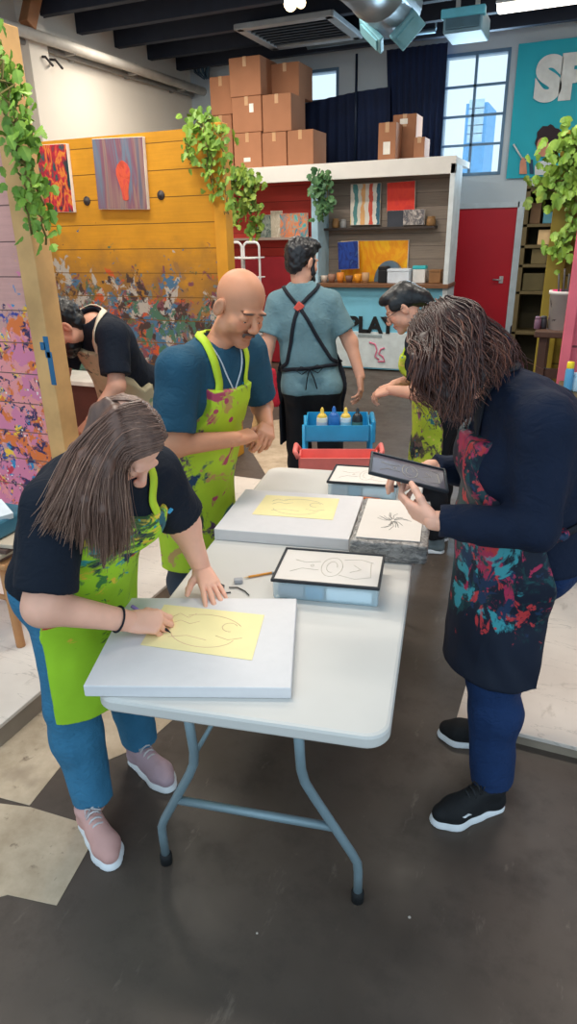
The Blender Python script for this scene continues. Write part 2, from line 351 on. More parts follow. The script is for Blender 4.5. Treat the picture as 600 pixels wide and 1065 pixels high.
def hand(wr, f, back, th, curl=(.3, .3, .35, .4), tc=(.5, .3, .3), s=1., spread=.08, fat=1., aim=None):
    """palm, four fingers of their own lengths bent at three joints, thumb from the side of the palm. Returns the field and finger tips"""
    y = nrm(f); z = nrm(np.asarray(back, float)-y*np.dot(back, y)); x = th*np.cross(y, z); B = np.stack([x, y, z], 1); wr = np.asarray(wr, float)
    T = lambda a, b, c_: wr+B@(A3(a, b, c_)*s); Fd = Fld(); tips = []
    kx = (.029, .010, -.010, -.028); ky = (.086, .09, .086, .077); ln = ((.043, .026, .021), (.048, .03, .022), (.044, .028, .021), (.034, .021, .019)); rr = (.0092, .0095, .009, .008)
    for i in range(4): Fd.cone(T(kx[i]*.55, .0, 0), T(kx[i], ky[i], 0), .0155*s*fat, .0112*s*fat, .014*s)
    Fd.ell(T(.022, .032, -.008), A3(.017, .032, .016)*s*fat, .012*s, B); Fd.ell(T(-.02, .03, -.006), A3(.014, .032, .013)*s, .012*s, B)
    for i in range(4):
        p = A3(kx[i], ky[i], 0); a = 0.; sp = (kx[i]/.028)*spread; c_ = curl[i]; c3 = c_ if isinstance(c_, tuple) else (c_, c_*1.1, c_*.7)
        for j in range(3):
            a += c3[j]; d = A3(math.sin(sp)*math.cos(a), math.cos(sp)*math.cos(a), -math.sin(a)); q = p+d*ln[i][j]; r0 = rr[i]*(1.02-.1*j)*s*fat; Fd.cone(T(*p), T(*q), r0, r0*.9, .0035*s); p = q
        tips.append(T(*p))
    p = A3(.022, .022, -.006); ang = tc[0]; d = A3(math.sin(.75), math.cos(.75), -ang); Lt = (.042, .033, .026)
    for j in range(3):
        d = nrm(d); q = p+d*Lt[j]; Fd.cone(T(*p), T(*q), (.0135, .0115, .0102)[j]*s*fat, (.0115, .0105, .0085)[j]*s*fat, .006*s); p = q; d = d+A3(-tc[1], .15, -tc[2])
    tips.append(T(*p)); Fd.cone(T(0, -.03, 0), T(0, .012, 0), .022*s*fat, .022*s*fat, .012*s, .75, z); return Fd, tips, T
def arm_frame(a, b): return nrm(np.asarray(b, float)-np.asarray(a, float))
# ------------------------------------------------------------------ shoes
def shoe(root, heel, d, L=.26, up_m=None, sole_m=None, lace_m=None, ankle=None, toe_m=None, lift=0., label=None, knit=True, sole_h=.032):
    d = nrm(A3(d[0], d[1], 0)); n = A3(-d[1], d[0], 0); heel = A3(heel[0], heel[1], lift); P = lambda u, v, z: heel+d*u*L+n*v*L+A3(0, 0, z); k = L/.26
    def outline(F_, g, zc_, kk):
        F_.cone(P(.13, 0, zc_), P(.45, .01, zc_), .034*k+g, .036*k+g, kk); F_.cone(P(.45, .01, zc_), P(.72, .02, zc_), .036*k+g, .046*k+g, kk); F_.cone(P(.72, .02, zc_), P(.87, .0, zc_), .046*k+g, .033*k+g, kk)
    U = Fld(); outline(U, -.003, .035, .02); U.cone(P(.14, 0, .04), P(.16, 0, .095*k), .037*k, .036*k, .02); U.cone(P(.3, 0, .085*k), P(.68, .01, .05*k), .034*k, .03*k, .03)
    if ankle is not None: U.cone(P(.17, 0, .09*k), P(.2, 0, .108*k), .04*k, .043*k, .012, clip=0.)
    U.cut(P(0, 0, .018), (0, 0, -1)); U.cut(P(.2, 0, .112*k), (-d[0]*.25, -d[1]*.25, 1)); hi = .03
    o = skinmesh('shoe', U.mesh(.0045, .02), up_m, root, label=label)
    S = Fld(); outline(S, .004, .0, .02); S.cut(P(0, 0, lift*0+.001), (0, 0, -1)); S.cut(P(0, 0, sole_h), (-.08*d[0], -.08*d[1], 1)); so = skinmesh('sole', S.mesh(.0045, .02), sole_m, root); so.parent = o
    if lace_m:
        b = MB()
        for i in range(5):
            u = .4+.065*i; zc_ = (.122-.011*i)*k-.006*0
            b.tube([P(u, -.085, zc_-.022), P(u+.01, -.045, zc_-.004), P(u+.015, .01, zc_), P(u+.01, .06, zc_-.006), P(u, .1, zc_-.024)], .0035, 6)
        b.tube([P(.36, .0, .125*k), P(.34, -.07, .128*k), P(.4, -.1, .112*k), P(.37, -.01, .126*k)], .003, 6); b.tube([P(.36, .0, .125*k), P(.34, .08, .128*k), P(.4, .11, .112*k), P(.37, .01, .126*k)], .003, 6)
        l = part('laces', b, lace_m, root); l.parent = o
    return o, P
# ------------------------------------------------------------------ hair made of many tapering locks that follow guide strands
def locks(guides, n=260, r=.0055, jit=.012, seg=14, wave=0., waves=3., tip=.25, rng=None, flat=.55, tipj=.03, hf=None):
    rng = rng or np.random.default_rng(5); G = [np.array(g, float) for g in guides]; tt = np.linspace(0, 1, seg); GG = []
    for g in G:
        k = np.concatenate([[0], np.cumsum(np.linalg.norm(np.diff(g, axis=0), axis=1))]); k /= k[-1]; m = len(g); D = np.zeros((m, 3))
        for i in range(m): D[i] = (g[min(i+1, m-1)]-g[max(i-1, 0)])/max(1e-6, k[min(i+1, m-1)]-k[max(i-1, 0)])
        out = []
        for t in tt:
            i = min(m-2, max(0, np.searchsorted(k, t)-1)); h_ = k[i+1]-k[i]; u = (t-k[i])/h_; out.append((2*u**3-3*u**2+1)*g[i]+(u**3-2*u*u+u)*h_*D[i]+(-2*u**3+3*u*u)*g[i+1]+(u**3-u*u)*h_*D[i+1])
        GG.append(np.array(out))
    b = MB(); cols = []
    for _ in range(n):
        u = rng.uniform(0, len(GG)-1); i = min(len(GG)-2, int(u)); u -= i; P = GG[i]*(1-u)+GG[i+1]*u; j = rng.normal(0, 1, 3)*jit; sp = (.35+.65*tt)[:, None]; P = P+j*sp
        P = P+rng.normal(0, 1, 3)*tipj*(tt**2.2)[:, None]*.6; e = 1-abs(rng.normal(0, .07)); P = P[:max(6, int(seg*e))]; t2 = np.linspace(0, 1, len(P))
        if wave: ph = (i+u)*2.1+rng.normal(0, .5); P = P+np.stack([np.sin(t2*waves*6.28+ph), np.cos(t2*waves*6.28+ph), .4*np.sin(t2*waves*6.28+ph+1)], 1)*wave*(t2**.8)[:, None]
        if hf is not None:
            c_, R_ = hf; q = (P-c_)@R_-A3(0, -.012, .036); rr_ = A3(.083, .101, .091)*rng.uniform(.985, 1.05); nq = np.linalg.norm(q/rr_, axis=1); q = np.where((nq < 1)[:, None], q/np.maximum(nq, .2)[:, None], q); P = c_+(q+A3(0, -.012, .036))@R_.T
        b.tube(P, r*rng.uniform(.6, 1.25)*(1-(1-tip)*t2**2), 4, False, flat); tv = float(np.clip(rng.normal(.38, .13), 0, 1)); cols.append(np.repeat(np.clip(tv+.26*t2-.08, 0, 1), 4))
    b.cols = np.concatenate(cols); return b
def hair_mat(name, dark, mid, light, sc=60):
    s = NT(name); f = s.noise(sc, s.obj((1, 1, .25)), 3, .6); at = s.n('Attribute', attribute_name='Col'); v = s.math('ADD', at.outputs['Fac'], s.rng(f, .3, .7, -.12, .12)); r = s.n('ValToRGB'); cr = r.color_ramp; s.put(r.inputs[0], v); cr.elements.new(.5)
    for i, c in enumerate((dark, mid, light)): cr.elements[i].position = i/2; cr.elements[i].color = lin(c)
    s.bump(f, .2, .002); return s.done(r.outputs[0], .4, 0, .5)
# ================================================================== THE ROOM
def rect(x0, y0, x1, y1, Y):
    """the upright rectangle in the plane at depth Y seen between two corners -> X0, X1, Z0, Z1"""
    a, b, c, d = aY(x0, y0, Y), aY(x1, y1, Y), aY(x0, y1, Y), aY(x1, y0, Y)
    return (a[0]+c[0])/2, (b[0]+d[0])/2, (b[2]+c[2])/2, (a[2]+d[2])/2
YB = 10.5; XL = -6.05; XR = 2.6; ZC = 4.3
# floor
def floor_mat():
    s = NT('painted_floor'); v = s.obj(); c1 = s.noise(.9, v, 5, .6); c2 = s.noise(5, v, 6, .7); c3 = s.noise(38, v, 2)
    m = s.mix(s.rng(c1, .3, .7), lin((66, 55, 47)), lin((93, 81, 72))); m = s.mix(s.rng(c2, .5, .8, 0, .6), m, lin((48, 38, 31)))
    m = s.mix(s.rng(s.noise(14, s.obj((1, .35, 1)), 5, .7), .62, .7, 0, .35), m, lin((130, 116, 104)))
    vo = s.n('TexVoronoi'); vo.inputs['Scale'].default_value = 7; s.put(vo.inputs['Vector'], v)
    sp = s.math('MULTIPLY', s.math('LESS_THAN', vo.outputs['Distance'], .03), s.math('GREATER_THAN', s.noise(3.1), .55)); m = s.mix(sp, m, lin((190, 180, 170)))
    s.bump(c3, .15, .003); return s.done(m, s.rng(c2, .3, .7, .38, .62), 0, .45)
struct('floor', MB().bx(XL-.3, XR+.3, -2.5, YB+.3, -.1, 0), floor_mat())
def worn_mat():
    s = NT('worn_bare_floor'); v = s.obj(); c2 = s.noise(7, v, 6, .65)
    m = s.mix(s.rng(c2, .3, .7), lin((168, 146, 120)), lin((205, 184, 158))); m = s.mix(s.rng(s.noise(16, s.obj((1, 1, 1), (3, 1, 0)), 4, .7), .62, .74, 0, .75), m, lin((100, 80, 64)))
    m = s.mix(s.rng(s.noise(4, s.obj((1, 1, 1), (8, 2, 0)), 3), .6, .72, 0, .5), m, lin((130, 110, 92))); return s.done(m, .7)
WORN = worn_mat()
def floor_patch(pix, extra=()):
    P = [aZ(x, y, 0) for x, y in pix]+[A3(*e, 0) for e in extra]; P = [(p[0], p[1], .0005) for p in P]
    struct('floor_patch', MB().prism(P, (0, 0, .002)), WORN)
floor_patch([(-60, 826), (0, 836), (32, 840), (104, 862), (59, 942), (8, 931), (-60, 950)])
floor_patch([(-30, 822), (0, 830), (31, 838), (69, 790), (110, 792), (150, 775), (190, 740), (215, 690), (220, 640)], [(-1.9, 2.6), (-1.9, 1.3)])
floor_patch([(262, 470), (262, 440), (330, 432), (318, 452), (302, 490), (280, 500)])
# platforms the painting booths stand on
def plat_mat():
    s = NT('white_paint_worn_ply'); v = s.obj(); m = s.mix(s.rng(s.noise(1.4, v, 5), .35, .65), lin((204, 190, 178)), lin((232, 220, 208)))
    m = s.mix(s.rng(s.noise(5, s.obj((1.2, .5, 1), (2, 5, 0)), 6, .7), .6, .72, 0, .65), m, lin((150, 134, 118)))
    cr = s.noise(2.2, s.obj((.5, 2.2, 1), (1, 1, 0)), 6, .6, 1); line = s.rng(s.math('ABSOLUTE', s.math('SUBTRACT', cr, .5)), 0, .006, 1, 0); m = s.mix(s.math('MULTIPLY', line, .3), m, lin((90, 78, 68)))
    s.bump(s.noise(9), .2, .01); return s.done(m, .7)
PLAT = plat_mat(); EDGE = mat('platform_edge', (150, 135, 118), .7)
def platform(x0, x1, y0, y1, h, label, cat='platform'):
    t = thing('booth_platform', label, cat, ((x0+x1)/2, (y0+y1)/2, 0))
    part('deck', MB().bx(x0, x1, y0, y1, h-.018, h, .003), PLAT, t); e = MB()
    e.bx(x0+.005, x1-.005, y0+.005, y0+.04, 0, h-.018); e.bx(x0+.005, x0+.04, y0+.04, y1-.04, 0, h-.018); e.bx(x1-.04, x1-.005, y0+.04, y1-.04, 0, h-.018); e.bx(x0+.005, x1-.005, y1-.04, y1-.005, 0, h-.018)
    part('rim', e, EDGE, t)
platform(-4.6, -1.85, 1.4, 4.25, .1, 'low worn white booth platform on the left behind the long-haired woman')
platform(-.24, 2.2, 2.16, 3.78, .055, 'low worn white booth platform beside the dark-sweatered woman in black sneakers')
# walls
WALLW = mat('cream_wall_paint', (232, 222, 208), .8, var=.03, vs=1.2); WALLB = mat('pale_blue_wall_paint', (196, 208, 216), .8, var=.04, vs=1)
w = MB(); w.bx(XL-.2, XL, -2.5, YB+.2, 0, ZC+.3); struct('wall_left', w, WALLW)
w = MB(); w.bx(XL, XL+.12, 6.85, 7.15, 0, ZC); struct('trim_1', w, WALLW)
struct('unseen_wall_right', MB().bx(XR, XR+.2, 2.1, YB+.2, 0, ZC+.3), WALLB)  # out of view; added to block light so the back of the room stays darker
# back wall with two window holes and the red door hole
W1 = rect(461, 57, 523, 180, YB); W2 = rect(316, 75, 350, 104, YB); DR = rect(470, 215, 533, 348, YB); DZ = DR[3]
def wall_with_holes(holes, x0, x1, z0, z1, y0, y1):
    xs = sorted({x0, x1}|{h[0] for h in holes}|{h[1] for h in holes}); zs = sorted({z0, z1}|{h[2] for h in holes}|{h[3] for h in holes}); b = MB()
    for i in range(len(xs)-1):
        for j in range(len(zs)-1):
            cx, cz = (xs[i]+xs[i+1])/2, (zs[j]+zs[j+1])/2
            if not any(h[0] < cx < h[1] and h[2] < cz < h[3] for h in holes): b.bx(xs[i], xs[i+1], y0, y1, zs[j], zs[j+1])
    return b
struct('wall_back', wall_with_holes([W1, W2, (DR[0], DR[1], 0, DZ)], XL-.2, XR+.2, 0, ZC+.3, YB, YB+.2), WALLB)
FRAME = mat('window_frame_grey', (96, 130, 158), .5); PANE = glassy('window_pane', (205, 232, 250), .08, .3)
def window(nm, W, cols, rows):
    x0, x1, z0, z1 = W; f = MB(); y0, y1 = YB-.01, YB+.06; b = .035
    f.bx(x0-b, x0+.005, y0, y1, z0-b, z1+b); f.bx(x1-.005, x1+b, y0, y1, z0-b, z1+b); f.bx(x0, x1, y0, y1, z0-b, z0+.005); f.bx(x0, x1, y0, y1, z1-.005, z1+b)
    for i in range(1, cols): x = x0+(x1-x0)*i/cols; f.bx(x-.016, x+.016, y0+.01, y1-.01, z0, z1)
    for i in range(1, rows): z = z0+(z1-z0)*i/rows; f.bx(x0, x1, y0+.01, y1-.01, z-.014, z+.014)
    t = struct(nm, f, FRAME); g = part('window_pane', MB().bx(x0, x1, YB+.02, YB+.026, z0, z1), PANE, t)
window('window_1', W1, 2, 4); window('window_2', W2, 1, 1)
d = MB(); d.bx(DR[0]+.02, DR[1]-.02, YB+.01, YB+.05, .01, DZ-.02, .004); dr = struct('door_1', d, mat('red_door_paint', (190, 14, 36), .45, var=.06, vs=1.5))
h = MB(); hp = aY(521, 291, YB); h.bx(hp[0]-.03, hp[0]+.03, YB-.004, YB+.012, hp[2]-.05, hp[2]+.05, .006); h.tube([(hp[0], YB, hp[2]), (hp[0], YB-.05, hp[2]), (hp[0]-.11, YB-.055, hp[2]+.005)], .012); part('door_handle', h, mat('brushed_steel', (205, 205, 205), .3, .9), dr)
h = MB(); h.bx(DR[0]-.05, DR[0]+.02, YB-.015, YB+.06, 0, DZ+.05); h.bx(DR[1]-.02, DR[1]+.05, YB-.015, YB+.06, 0, DZ+.05); h.bx(DR[0], DR[1], YB-.015, YB+.06, DZ-.02, DZ+.05); struct('trim_2', h, mat('door_trim', (200, 212, 220), .6))
# a blue block of flats seen blurred through the window
W1c = ((W1[0]+W1[1])/2, (W1[2]+W1[3])/2); p0, p1 = aY(485, 108, 24), aY(504, 150, 24)
bt = thing('apartment_tower', 'pale blue tower block seen through the upper window', 'building', (p0[0], 24.5, 0))
b = MB(); b.bx(p0[0], p1[0], 24, 26, 0, p0[2]); part('tower_wall', b, mat('tower_blue', (110, 175, 225), .7), bt); b = MB()
for i in range(5): z = p1[2]+(p0[2]-p1[2])*(i+.3)/5; b.bx(p0[0]+.1, p1[0]-.1, 23.95, 24.02, z, z+.25)
part('window_bands', b, mat('tower_bands', (200, 228, 246), .5), bt)
# ceiling: dark deck and joists running across the room
CEIL = mat('dark_ceiling', (34, 42, 58), .85, var=.15, vs=2)
struct('ceiling', MB().bx(XL-.2, XR+.2, 1.2, YB+.2, ZC, ZC+.1), CEIL)
for i in range(12): y = 1.9+i*.75; struct('ceiling_beam', MB().bx(XL, XR, y-.05, y+.05, ZC-.24, ZC+.01, .006), mat('joist_navy', (40, 46, 60), .8) if i == 0 else bpy.data.materials['joist_navy'])
# ---------------------------------------------------------------- left wall: conduits, brace, bracket lamp
PIPE = mat('pipe_paint', (214, 206, 194), .5); GREYP = mat('grey_conduit', (150, 146, 140), .5)
def wall_pipe(p, q, X, r, m, label, name='wall_pipe'):
    a, c = aX(*p, X), aX(*q, X); zz = (a[2]+c[2])/2; t = thing(name, label, 'pipe', (X, (a[1]+c[1])/2, zz)); b = MB(); b.cyl((X, a[1], zz), (X, c[1], zz), r); part('pipe', b, m, t); b = MB()
    n = 4
    for i in range(n): y = a[1]+(c[1]-a[1])*(i+.5)/n; part('bracket', MB().bx(XL, X, y-.02, y+.02, zz-r-.01, zz+r+.01, .004), GREYP, t)
wall_pipe((-60, 6), (214, 95), XL+.22, .055, PIPE, 'thick cream pipe running along the upper left wall')
wall_pipe((-40, 22), (200, 100), XL+.06, .03, GREYP, 'thin grey conduit just under the thick cream wall pipe')
wall_pipe((92, -2), (196, 54), XL+.08, .035, GREYP, 'grey conduit high on the left wall near the ceiling')
a = aX(50, 20, XL+.3); b = MB(); b.box((XL+.2, a[1], a[2]+.32), (.12, .14, .95), rotx(-.5), .008); single('roof_brace', b, mat('brown_timber', (176, 120, 80), .7), 'short brown timber brace slanting up at top left wall', 'brace')
a = aX(60, 58, XL+.25); t = thing('wall_bracket', 'small dark wire bracket on the cream wall below the brown brace', 'bracket', (XL, a[1], a[2])); DK = mat('dark_iron', (70, 66, 66), .6, .3)
b = MB(); b.bx(XL, XL+.02, a[1]-.06, a[1]+.1, a[2]-.05, a[2]+.05); part('plate', b, DK, t)
for k in range(2):
    b = MB(); b.tube([(XL+.02, a[1]+k*.16-.1, a[2]), (XL+.16, a[1]+k*.16-.1, a[2]-.02), (XL+.18, a[1]+k*.16-.02, a[2]-.09), (XL+.12, a[1]+k*.16+.03, a[2]-.06)], .014); part('hook', b, DK, t)
# ---------------------------------------------------------------- booth partitions
SPL = [(240, 232, 226), (240, 190, 60), (60, 70, 150), (205, 60, 80), (40, 140, 190), (250, 200, 70), (230, 120, 60), (60, 50, 90), (236, 150, 150), (220, 130, 160)]
PINKB = splat('pink_boards_splattered', (222, 166, 156), SPL, 13, .34, .7, 1.95, 1.2, .155)
TANP = mat('tan_timber', (206, 160, 104), .65, var=.18, vs=5)
YEL = splat('yellow_boards_splattered', (214, 150, 32), [(150, 110, 60), (130, 90, 90), (90, 100, 70), (196, 84, 40), (110, 120, 120), (120, 70, 80), (176, 170, 160), (70, 110, 140), (70, 52, 48), (70, 110, 90)], 10, .33, .6, 2.15, 1.15, .19, base2=(124, 92, 52))
BLUEDAB = mat('blue_paint_dabs', (40, 100, 140), .6)
def partition(x0, x1, y, h, z0, board, post, label, endside=1, pw=.1):
    t = thing('booth_partition', label, 'partition', ((x0+x1)/2, y, z0))
    part('board_panel', MB().bx(x0+(pw if endside < 0 else 0), x1-(pw if endside > 0 else 0), y-.025, y+.025, z0, h), board, t)
    xe = x1-pw if endside > 0 else x0
    part('end_post', MB().bx(xe, xe+pw, y-.06, y+.06, z0, h+.02, .005), post, t)
    part('back_rail', MB().bx(x0, x1-pw, y+.025, y+.065, h-.25, h-.16), post, t); return t
YP = 2.6; xp = aY(55, 330, YP)[0]
pp = partition(-4.6, xp, YP, 2.62, .1, PINKB, TANP, 'pink plank partition thick with paint splatter beside the stooping bearded man')
b = MB()
for (x, y0, y1) in ((47, 350, 372), (51, 366, 400), (44, 356, 364)):
    a, c = aY(x, y0, YP-.062), aY(x, y1, YP-.062); b.bx(a[0]-.016, a[0]+.014, YP-.063, YP-.06, c[2], a[2], .0005)
part('paint_dab', b, BLUEDAB, [o for o in pp.children if o.name.startswith('end_post')][0])
YY = 5.0; xy = aY(237, 200, YY)[0]; hy = 2.55
yp = partition(-4.85, xy, YY, hy, 0, YEL, mat('yellow_post', (214, 150, 40), .6), 'yellow plank partition with two paintings and splattered lower half')
# bench line along the foot of the yellow wall
r_ = rect(90, 388, 172, 397, YY-.3); t = thing('splash_bench', 'low bench with white edge in front of the yellow partition', 'bench', (-3.6, YY-.25, 0))
part('bench_top', MB().bx(-4.5, -2.75, YY-.45, YY-.04, r_[2]-.03, r_[2]+.01, .004), mat('white_edge', (226, 222, 214), .5), t)
part('bench_front', MB().bx(-4.5, -2.78, YY-.40, YY-.06, 0, r_[2]-.03), mat('maroon_bench', (96, 52, 44), .7), t)
OLI = splat('olive_boards', (128, 110, 34), [(110, 100, 30), (180, 160, 60), (90, 110, 40)], 6, .3, .6, 1.3, .6, .3)
xo = aY(557, 350, 5.2)[0]
partition(xo+.015, 2.4, 5.2, 2.36, 0, OLI, mat('olive_post', (150, 130, 44), .6), 'olive yellow partition with ivy behind the dark-haired woman at right', -1, .12)
PINK2 = splat('rose_boards_splattered', (222, 104, 116), [(60, 130, 170), (170, 60, 90), (120, 170, 190), (200, 200, 210), (150, 40, 70)], 9, .36, .6, 1.7, .9, .3)
xk = aY(579, 395, 3.72)[0]
partition(xk, 2.2, 3.72, 2.6, .055, PINK2, mat('rose_post', (216, 100, 112), .6), 'rose pink partition at far right edge with blue splatter', -1, .05)
# paintings and knobs on the yellow wall
CANV = mat('canvas_edge', (235, 228, 218), .7)
def canvas(name, label, c4, Y, art, th=.035, cat='painting', rot=0, group=None, lean=0):
    x0, x1, z0, z1 = c4; t = thing(name, label, cat, ((x0+x1)/2, Y, (z0+z1)/2)); R = roty(rot)@rotx(lean); w_, h_ = x1-x0, z1-z0
    a = MB().box((0, 0, 0), (w_, th, h_), None, .003); a.xf(R); part('stretched_canvas', a, CANV, t, local=True)
    a = MB().box((0, -th/2-.001, 0), (w_*.985, .003, h_*.985)); a.xf(R); part('painted_face', a, art, t, local=True)
    if group: t['group'] = group
    return t
canvas('abstract_painting', 'red and green abstract painting nearest the ivy post', rect(29, 150, 74, 221, YY-.05), YY-.045, painting('art_red_green', [(16, 50, 70), (30, 90, 90), (150, 36, 52), (196, 40, 58), (222, 140, 50), (190, 36, 54), (70, 50, 56), (16, 60, 64)], 5.5, dist=.4, st=(1.2, 1, .7), lo=.36), rot=.03)
canvas('abstract_painting', 'grey streaked abstract painting with a red figure shape', rect(100, 143, 152, 218, YY-.05), YY-.045, painting('art_grey_streaks', [(84, 98, 116), (132, 116, 128), (104, 120, 138), (128, 84, 100), (150, 120, 110), (112, 104, 116), (84, 92, 112)], 5, stripes=0, dist=.8, st=(1.6, 1, .18)), rot=.03)
a = rect(119, 165, 135, 210, YY-.09); b = MB(); cx, cz = (a[0]+a[1])/2, (a[2]+a[3])/2
b.prism([(cx+math.cos(q)*(.055+.02*math.sin(3*q)), YY-.0655, cz+math.sin(q)*.16*(1+.1*math.cos(2*q))) for q in np.linspace(0, 2*math.pi, 24, endpoint=False)], (0, -.002, 0)); gp = [o for o in bpy.data.objects if o.get('label', '').startswith('grey streaked')][0]
part('red_figure', b, painting('art_figure', [(170, 50, 40), (215, 90, 60), (190, 50, 70)], 6), gp)
for i, (x, y) in enumerate(((90, 209), (167, 203))):
    p = aY(x, y, YY-.03); b = MB(); b.lathe([(.0, -.012), (.03, -.012), (.036, -.004), (.03, .004), (.016, .006), (.012, .016), (0, .016)], (0, 0, 0), 16, 1); b.xf(np.eye(3)*A3(1, -1, 1), (p[0], YY-.03, p[2]))
    single('coat_peg', b, DK if i == 0 else bpy.data.materials['dark_iron'], ['round dark peg on yellow boards between the two paintings', 'round dark peg on yellow boards right of the grey painting'][i], 'peg')
# ---------------------------------------------------------------- ivy
STEM = mat('ivy_stem', (110, 100, 50), .8)
def leaf_mat(nm, a, b_):
    s = NT(nm); oi = s.n('ObjectInfo'); n_ = s.noise(9, s.obj(), 2); m = s.mix(s.rng(n_, .35, .65), lin(a), lin(b_)); s.b.inputs['Subsurface Weight'].default_value = 0; return s.done(m, .5)
LEAF = leaf_mat('ivy_leaf_bright', (92, 132, 40), (142, 178, 66)); LEAF2 = leaf_mat('ivy_leaf_deep', (74, 112, 34), (140, 160, 60)); LEAF3 = leaf_mat('ivy_leaf_dark', (52, 92, 60), (92, 132, 82))
def leaf(b, c, s_, n_, up):
    n_ = nrm(n_); u = nrm(np.cross(up, n_)); v = np.cross(n_, u)
    pts = [(0, -.5), (.32, -.42), (.5, -.08), (.3, .08), (.34, .3), (0, .62), (-.34, .3), (-.3, .08), (-.5, -.08), (-.32, -.42)]
    V = [c]+[c+(u*x+v*y-n_*abs(x)*.35)*s_ for x, y in pts]; b.add(np.array(V), [(0, i+1, (i+1) % 10+1) for i in range(10)])
def ivy(name, label, paths, m, per=60, size=.07, spread=.07, facing=(0, -1, .3), group=None):
    p0 = paths[0][0]; t = thing(name, label, 'ivy', p0, group=group); b = MB(); l = MB()
    for P in paths:
        P = np.array(P, float); tt = np.linspace(0, 1, 24); k = np.linspace(0, 1, len(P)); Q = np.stack([np.interp(tt, k, P[:, i]) for i in range(3)], 1); Q += RNG.normal(0, .012, Q.shape); b.tube(Q, .005, 5)
        for _ in range(per):
            c = Q[RNG.integers(24)]+RNG.normal(0, 1, 3)*spread*A3(1, .6, .7); leaf(l, c, size*RNG.uniform(.6, 1.3), A3(*facing)+RNG.normal(0, .5, 3), A3(RNG.normal(0, .4), 0, -1))
    part('stem', b, STEM, t); part('foliage', l, m, t)
P_ = lambda pts, Y: [aY(x, y, Y) for x, y in pts]
ivy('trailing_ivy', 'bright green ivy hanging down the post of the pink partition', [P_([(-2, 45), (6, 90), (14, 140), (25, 200), (32, 245)], YP-.12), P_([(4, 70), (22, 110), (30, 150), (40, 215), (44, 255)], YP-.1), P_([(0, 60), (12, 120), (22, 170), (36, 195)], YP-.16), P_([(-20, 40), (4, 75), (14, 130), (20, 160)], YP-.2)], LEAF, 66, .046, .04)
ivy('trailing_ivy', 'green ivy draped over the right end of the yellow partition', [P_([(205, 126), (216, 140), (220, 165), (226, 195)], YY-.1), P_([(202, 128), (195, 150), (197, 168)], YY-.1), P_([(226, 130), (232, 160), (234, 200), (236, 225)], YY-.1), P_([(198, 124), (214, 122), (230, 132)], YY-.05), P_([(212, 130), (216, 170), (222, 200)], YY-.12)], LEAF, 40, .052, .045)
ivy('trailing_ivy', 'dull olive ivy hanging at left end of the red shelf bay', [P_([(240, 178), (252, 182), (264, 190), (266, 225), (264, 245)], 8.7), P_([(238, 182), (243, 205), (246, 232)], 8.7), P_([(250, 180), (258, 205), (262, 235)], 8.7), P_([(240, 180), (254, 183), (266, 195)], 8.7)], LEAF2, 60, .09, .06)
ivy('trailing_ivy', 'dark ivy tuft hanging from header above the kiosk divider', [P_([(335, 184), (334, 205), (332, 230)], 8.85), P_([(338, 184), (341, 200), (336, 226)], 8.85), P_([(330, 185), (328, 205)], 8.85)], LEAF3, 46, .085, .05)
ivy('trailing_ivy', 'light green ivy cascading over the olive partition', [P_([(585, 140), (592, 165), (588, 200), (594, 230)], 5.05), P_([(602, 132), (596, 160), (600, 200), (602, 235)], 5.05), P_([(584, 150), (574, 165), (572, 190)], 5.05), P_([(592, 240), (583, 250), (582, 268)], 5.05), P_([(575, 190), (590, 185), (600, 175)], 5.05), P_([(588, 150), (600, 150), (612, 150)], 5.05)], LEAF, 42, .055, .055)
# ---------------------------------------------------------------- kiosk with shelves under the storage deck
YK = 9.0; YI = 9.45; K0 = rect(240, 190, 470, 385, YK); kx0, kx1 = -5.3, aY(470, 230, YK)[0]; kd = aY(327, 240, YK)[0]; zh0, zh1 = aY(400, 184, YK)[2], aY(400, 166, YK)[2]
cz = aY(400, 295, YK)[2]
t = thing('display_kiosk', 'long white topped kiosk of grey and red planks below the boxes', 'kiosk', ((kx0+kx1)/2, YK+.7, 0)); HW = mat('header_white', (226, 222, 216), .7, var=.03)
part('header', MB().bx(kx0, kx1, YK, YK+.06, zh0, zh1, .004), HW, t)
part('deck', MB().bx(kx0, kx1, YK+.06, 10.0, zh1-.08, zh1-.01), HW, t)
part('back_planks', MB().bx(kd, kx1-.06, YI, YI+.04, 0, zh1-.08), planks('grey_brown_planks', (150, 136, 124), .16, var=.5), t, label='grey brown weathered planks')
part('red_back_planks', MB().bx(kx0, kd, YI, YI+.04, 0, zh1-.08), planks('red_planks', (196, 62, 52), .2, var=.6, grain=.3), t, label='red painted planks')
part('side_panel', MB().bx(kx1-.06, kx1, YK, YI+.04, 0, zh1-.08, .004), mat('side_white', (214, 222, 226), .6), t); part('side_panel', MB().bx(kx0, kx0+.06, YK+.06, YI+.04, 0, zh1-.08, .004), bpy.data.materials['side_white'], t)
part('divider_post', MB().bx(kd-.05, kd+.04, YK+.02, YI, 0, zh0+.02), mat('pale_blue_post', (170, 206, 224), .6), t)
CF = mat('counter_front_blue', (126, 200, 228), .55, var=.05); 
part('counter_front', MB().bx(kd+.04, kx1-.06, YK+.04, YK+.09, 0.02, cz-.05), CF, t)
part('counter_top', MB().bx(kd+.04, kx1+.02, YK-.06, YI, cz-.05, cz, .006), mat('counter_wood', (120, 82, 56), .5), t)
sz = aY(400, 236, YI)[2]; s0, s1 = aY(338, 236, YI)[0], aY(455, 236, YI)[0]; DKW = mat('dark_shelf_wood', (64, 54, 50), .6)
part('shelf', MB().bx(s0, s1, YI-.2, YI, sz-.03, sz, .003), DKW, t)
rz_ = aY(290, 247, YI)[2]; part('shelf', MB().bx(kx0+.06, kd-.05, YI-.25, YI, rz_-.03, rz_, .003), mat('pale_shelf', (190, 170, 160), .6), t)
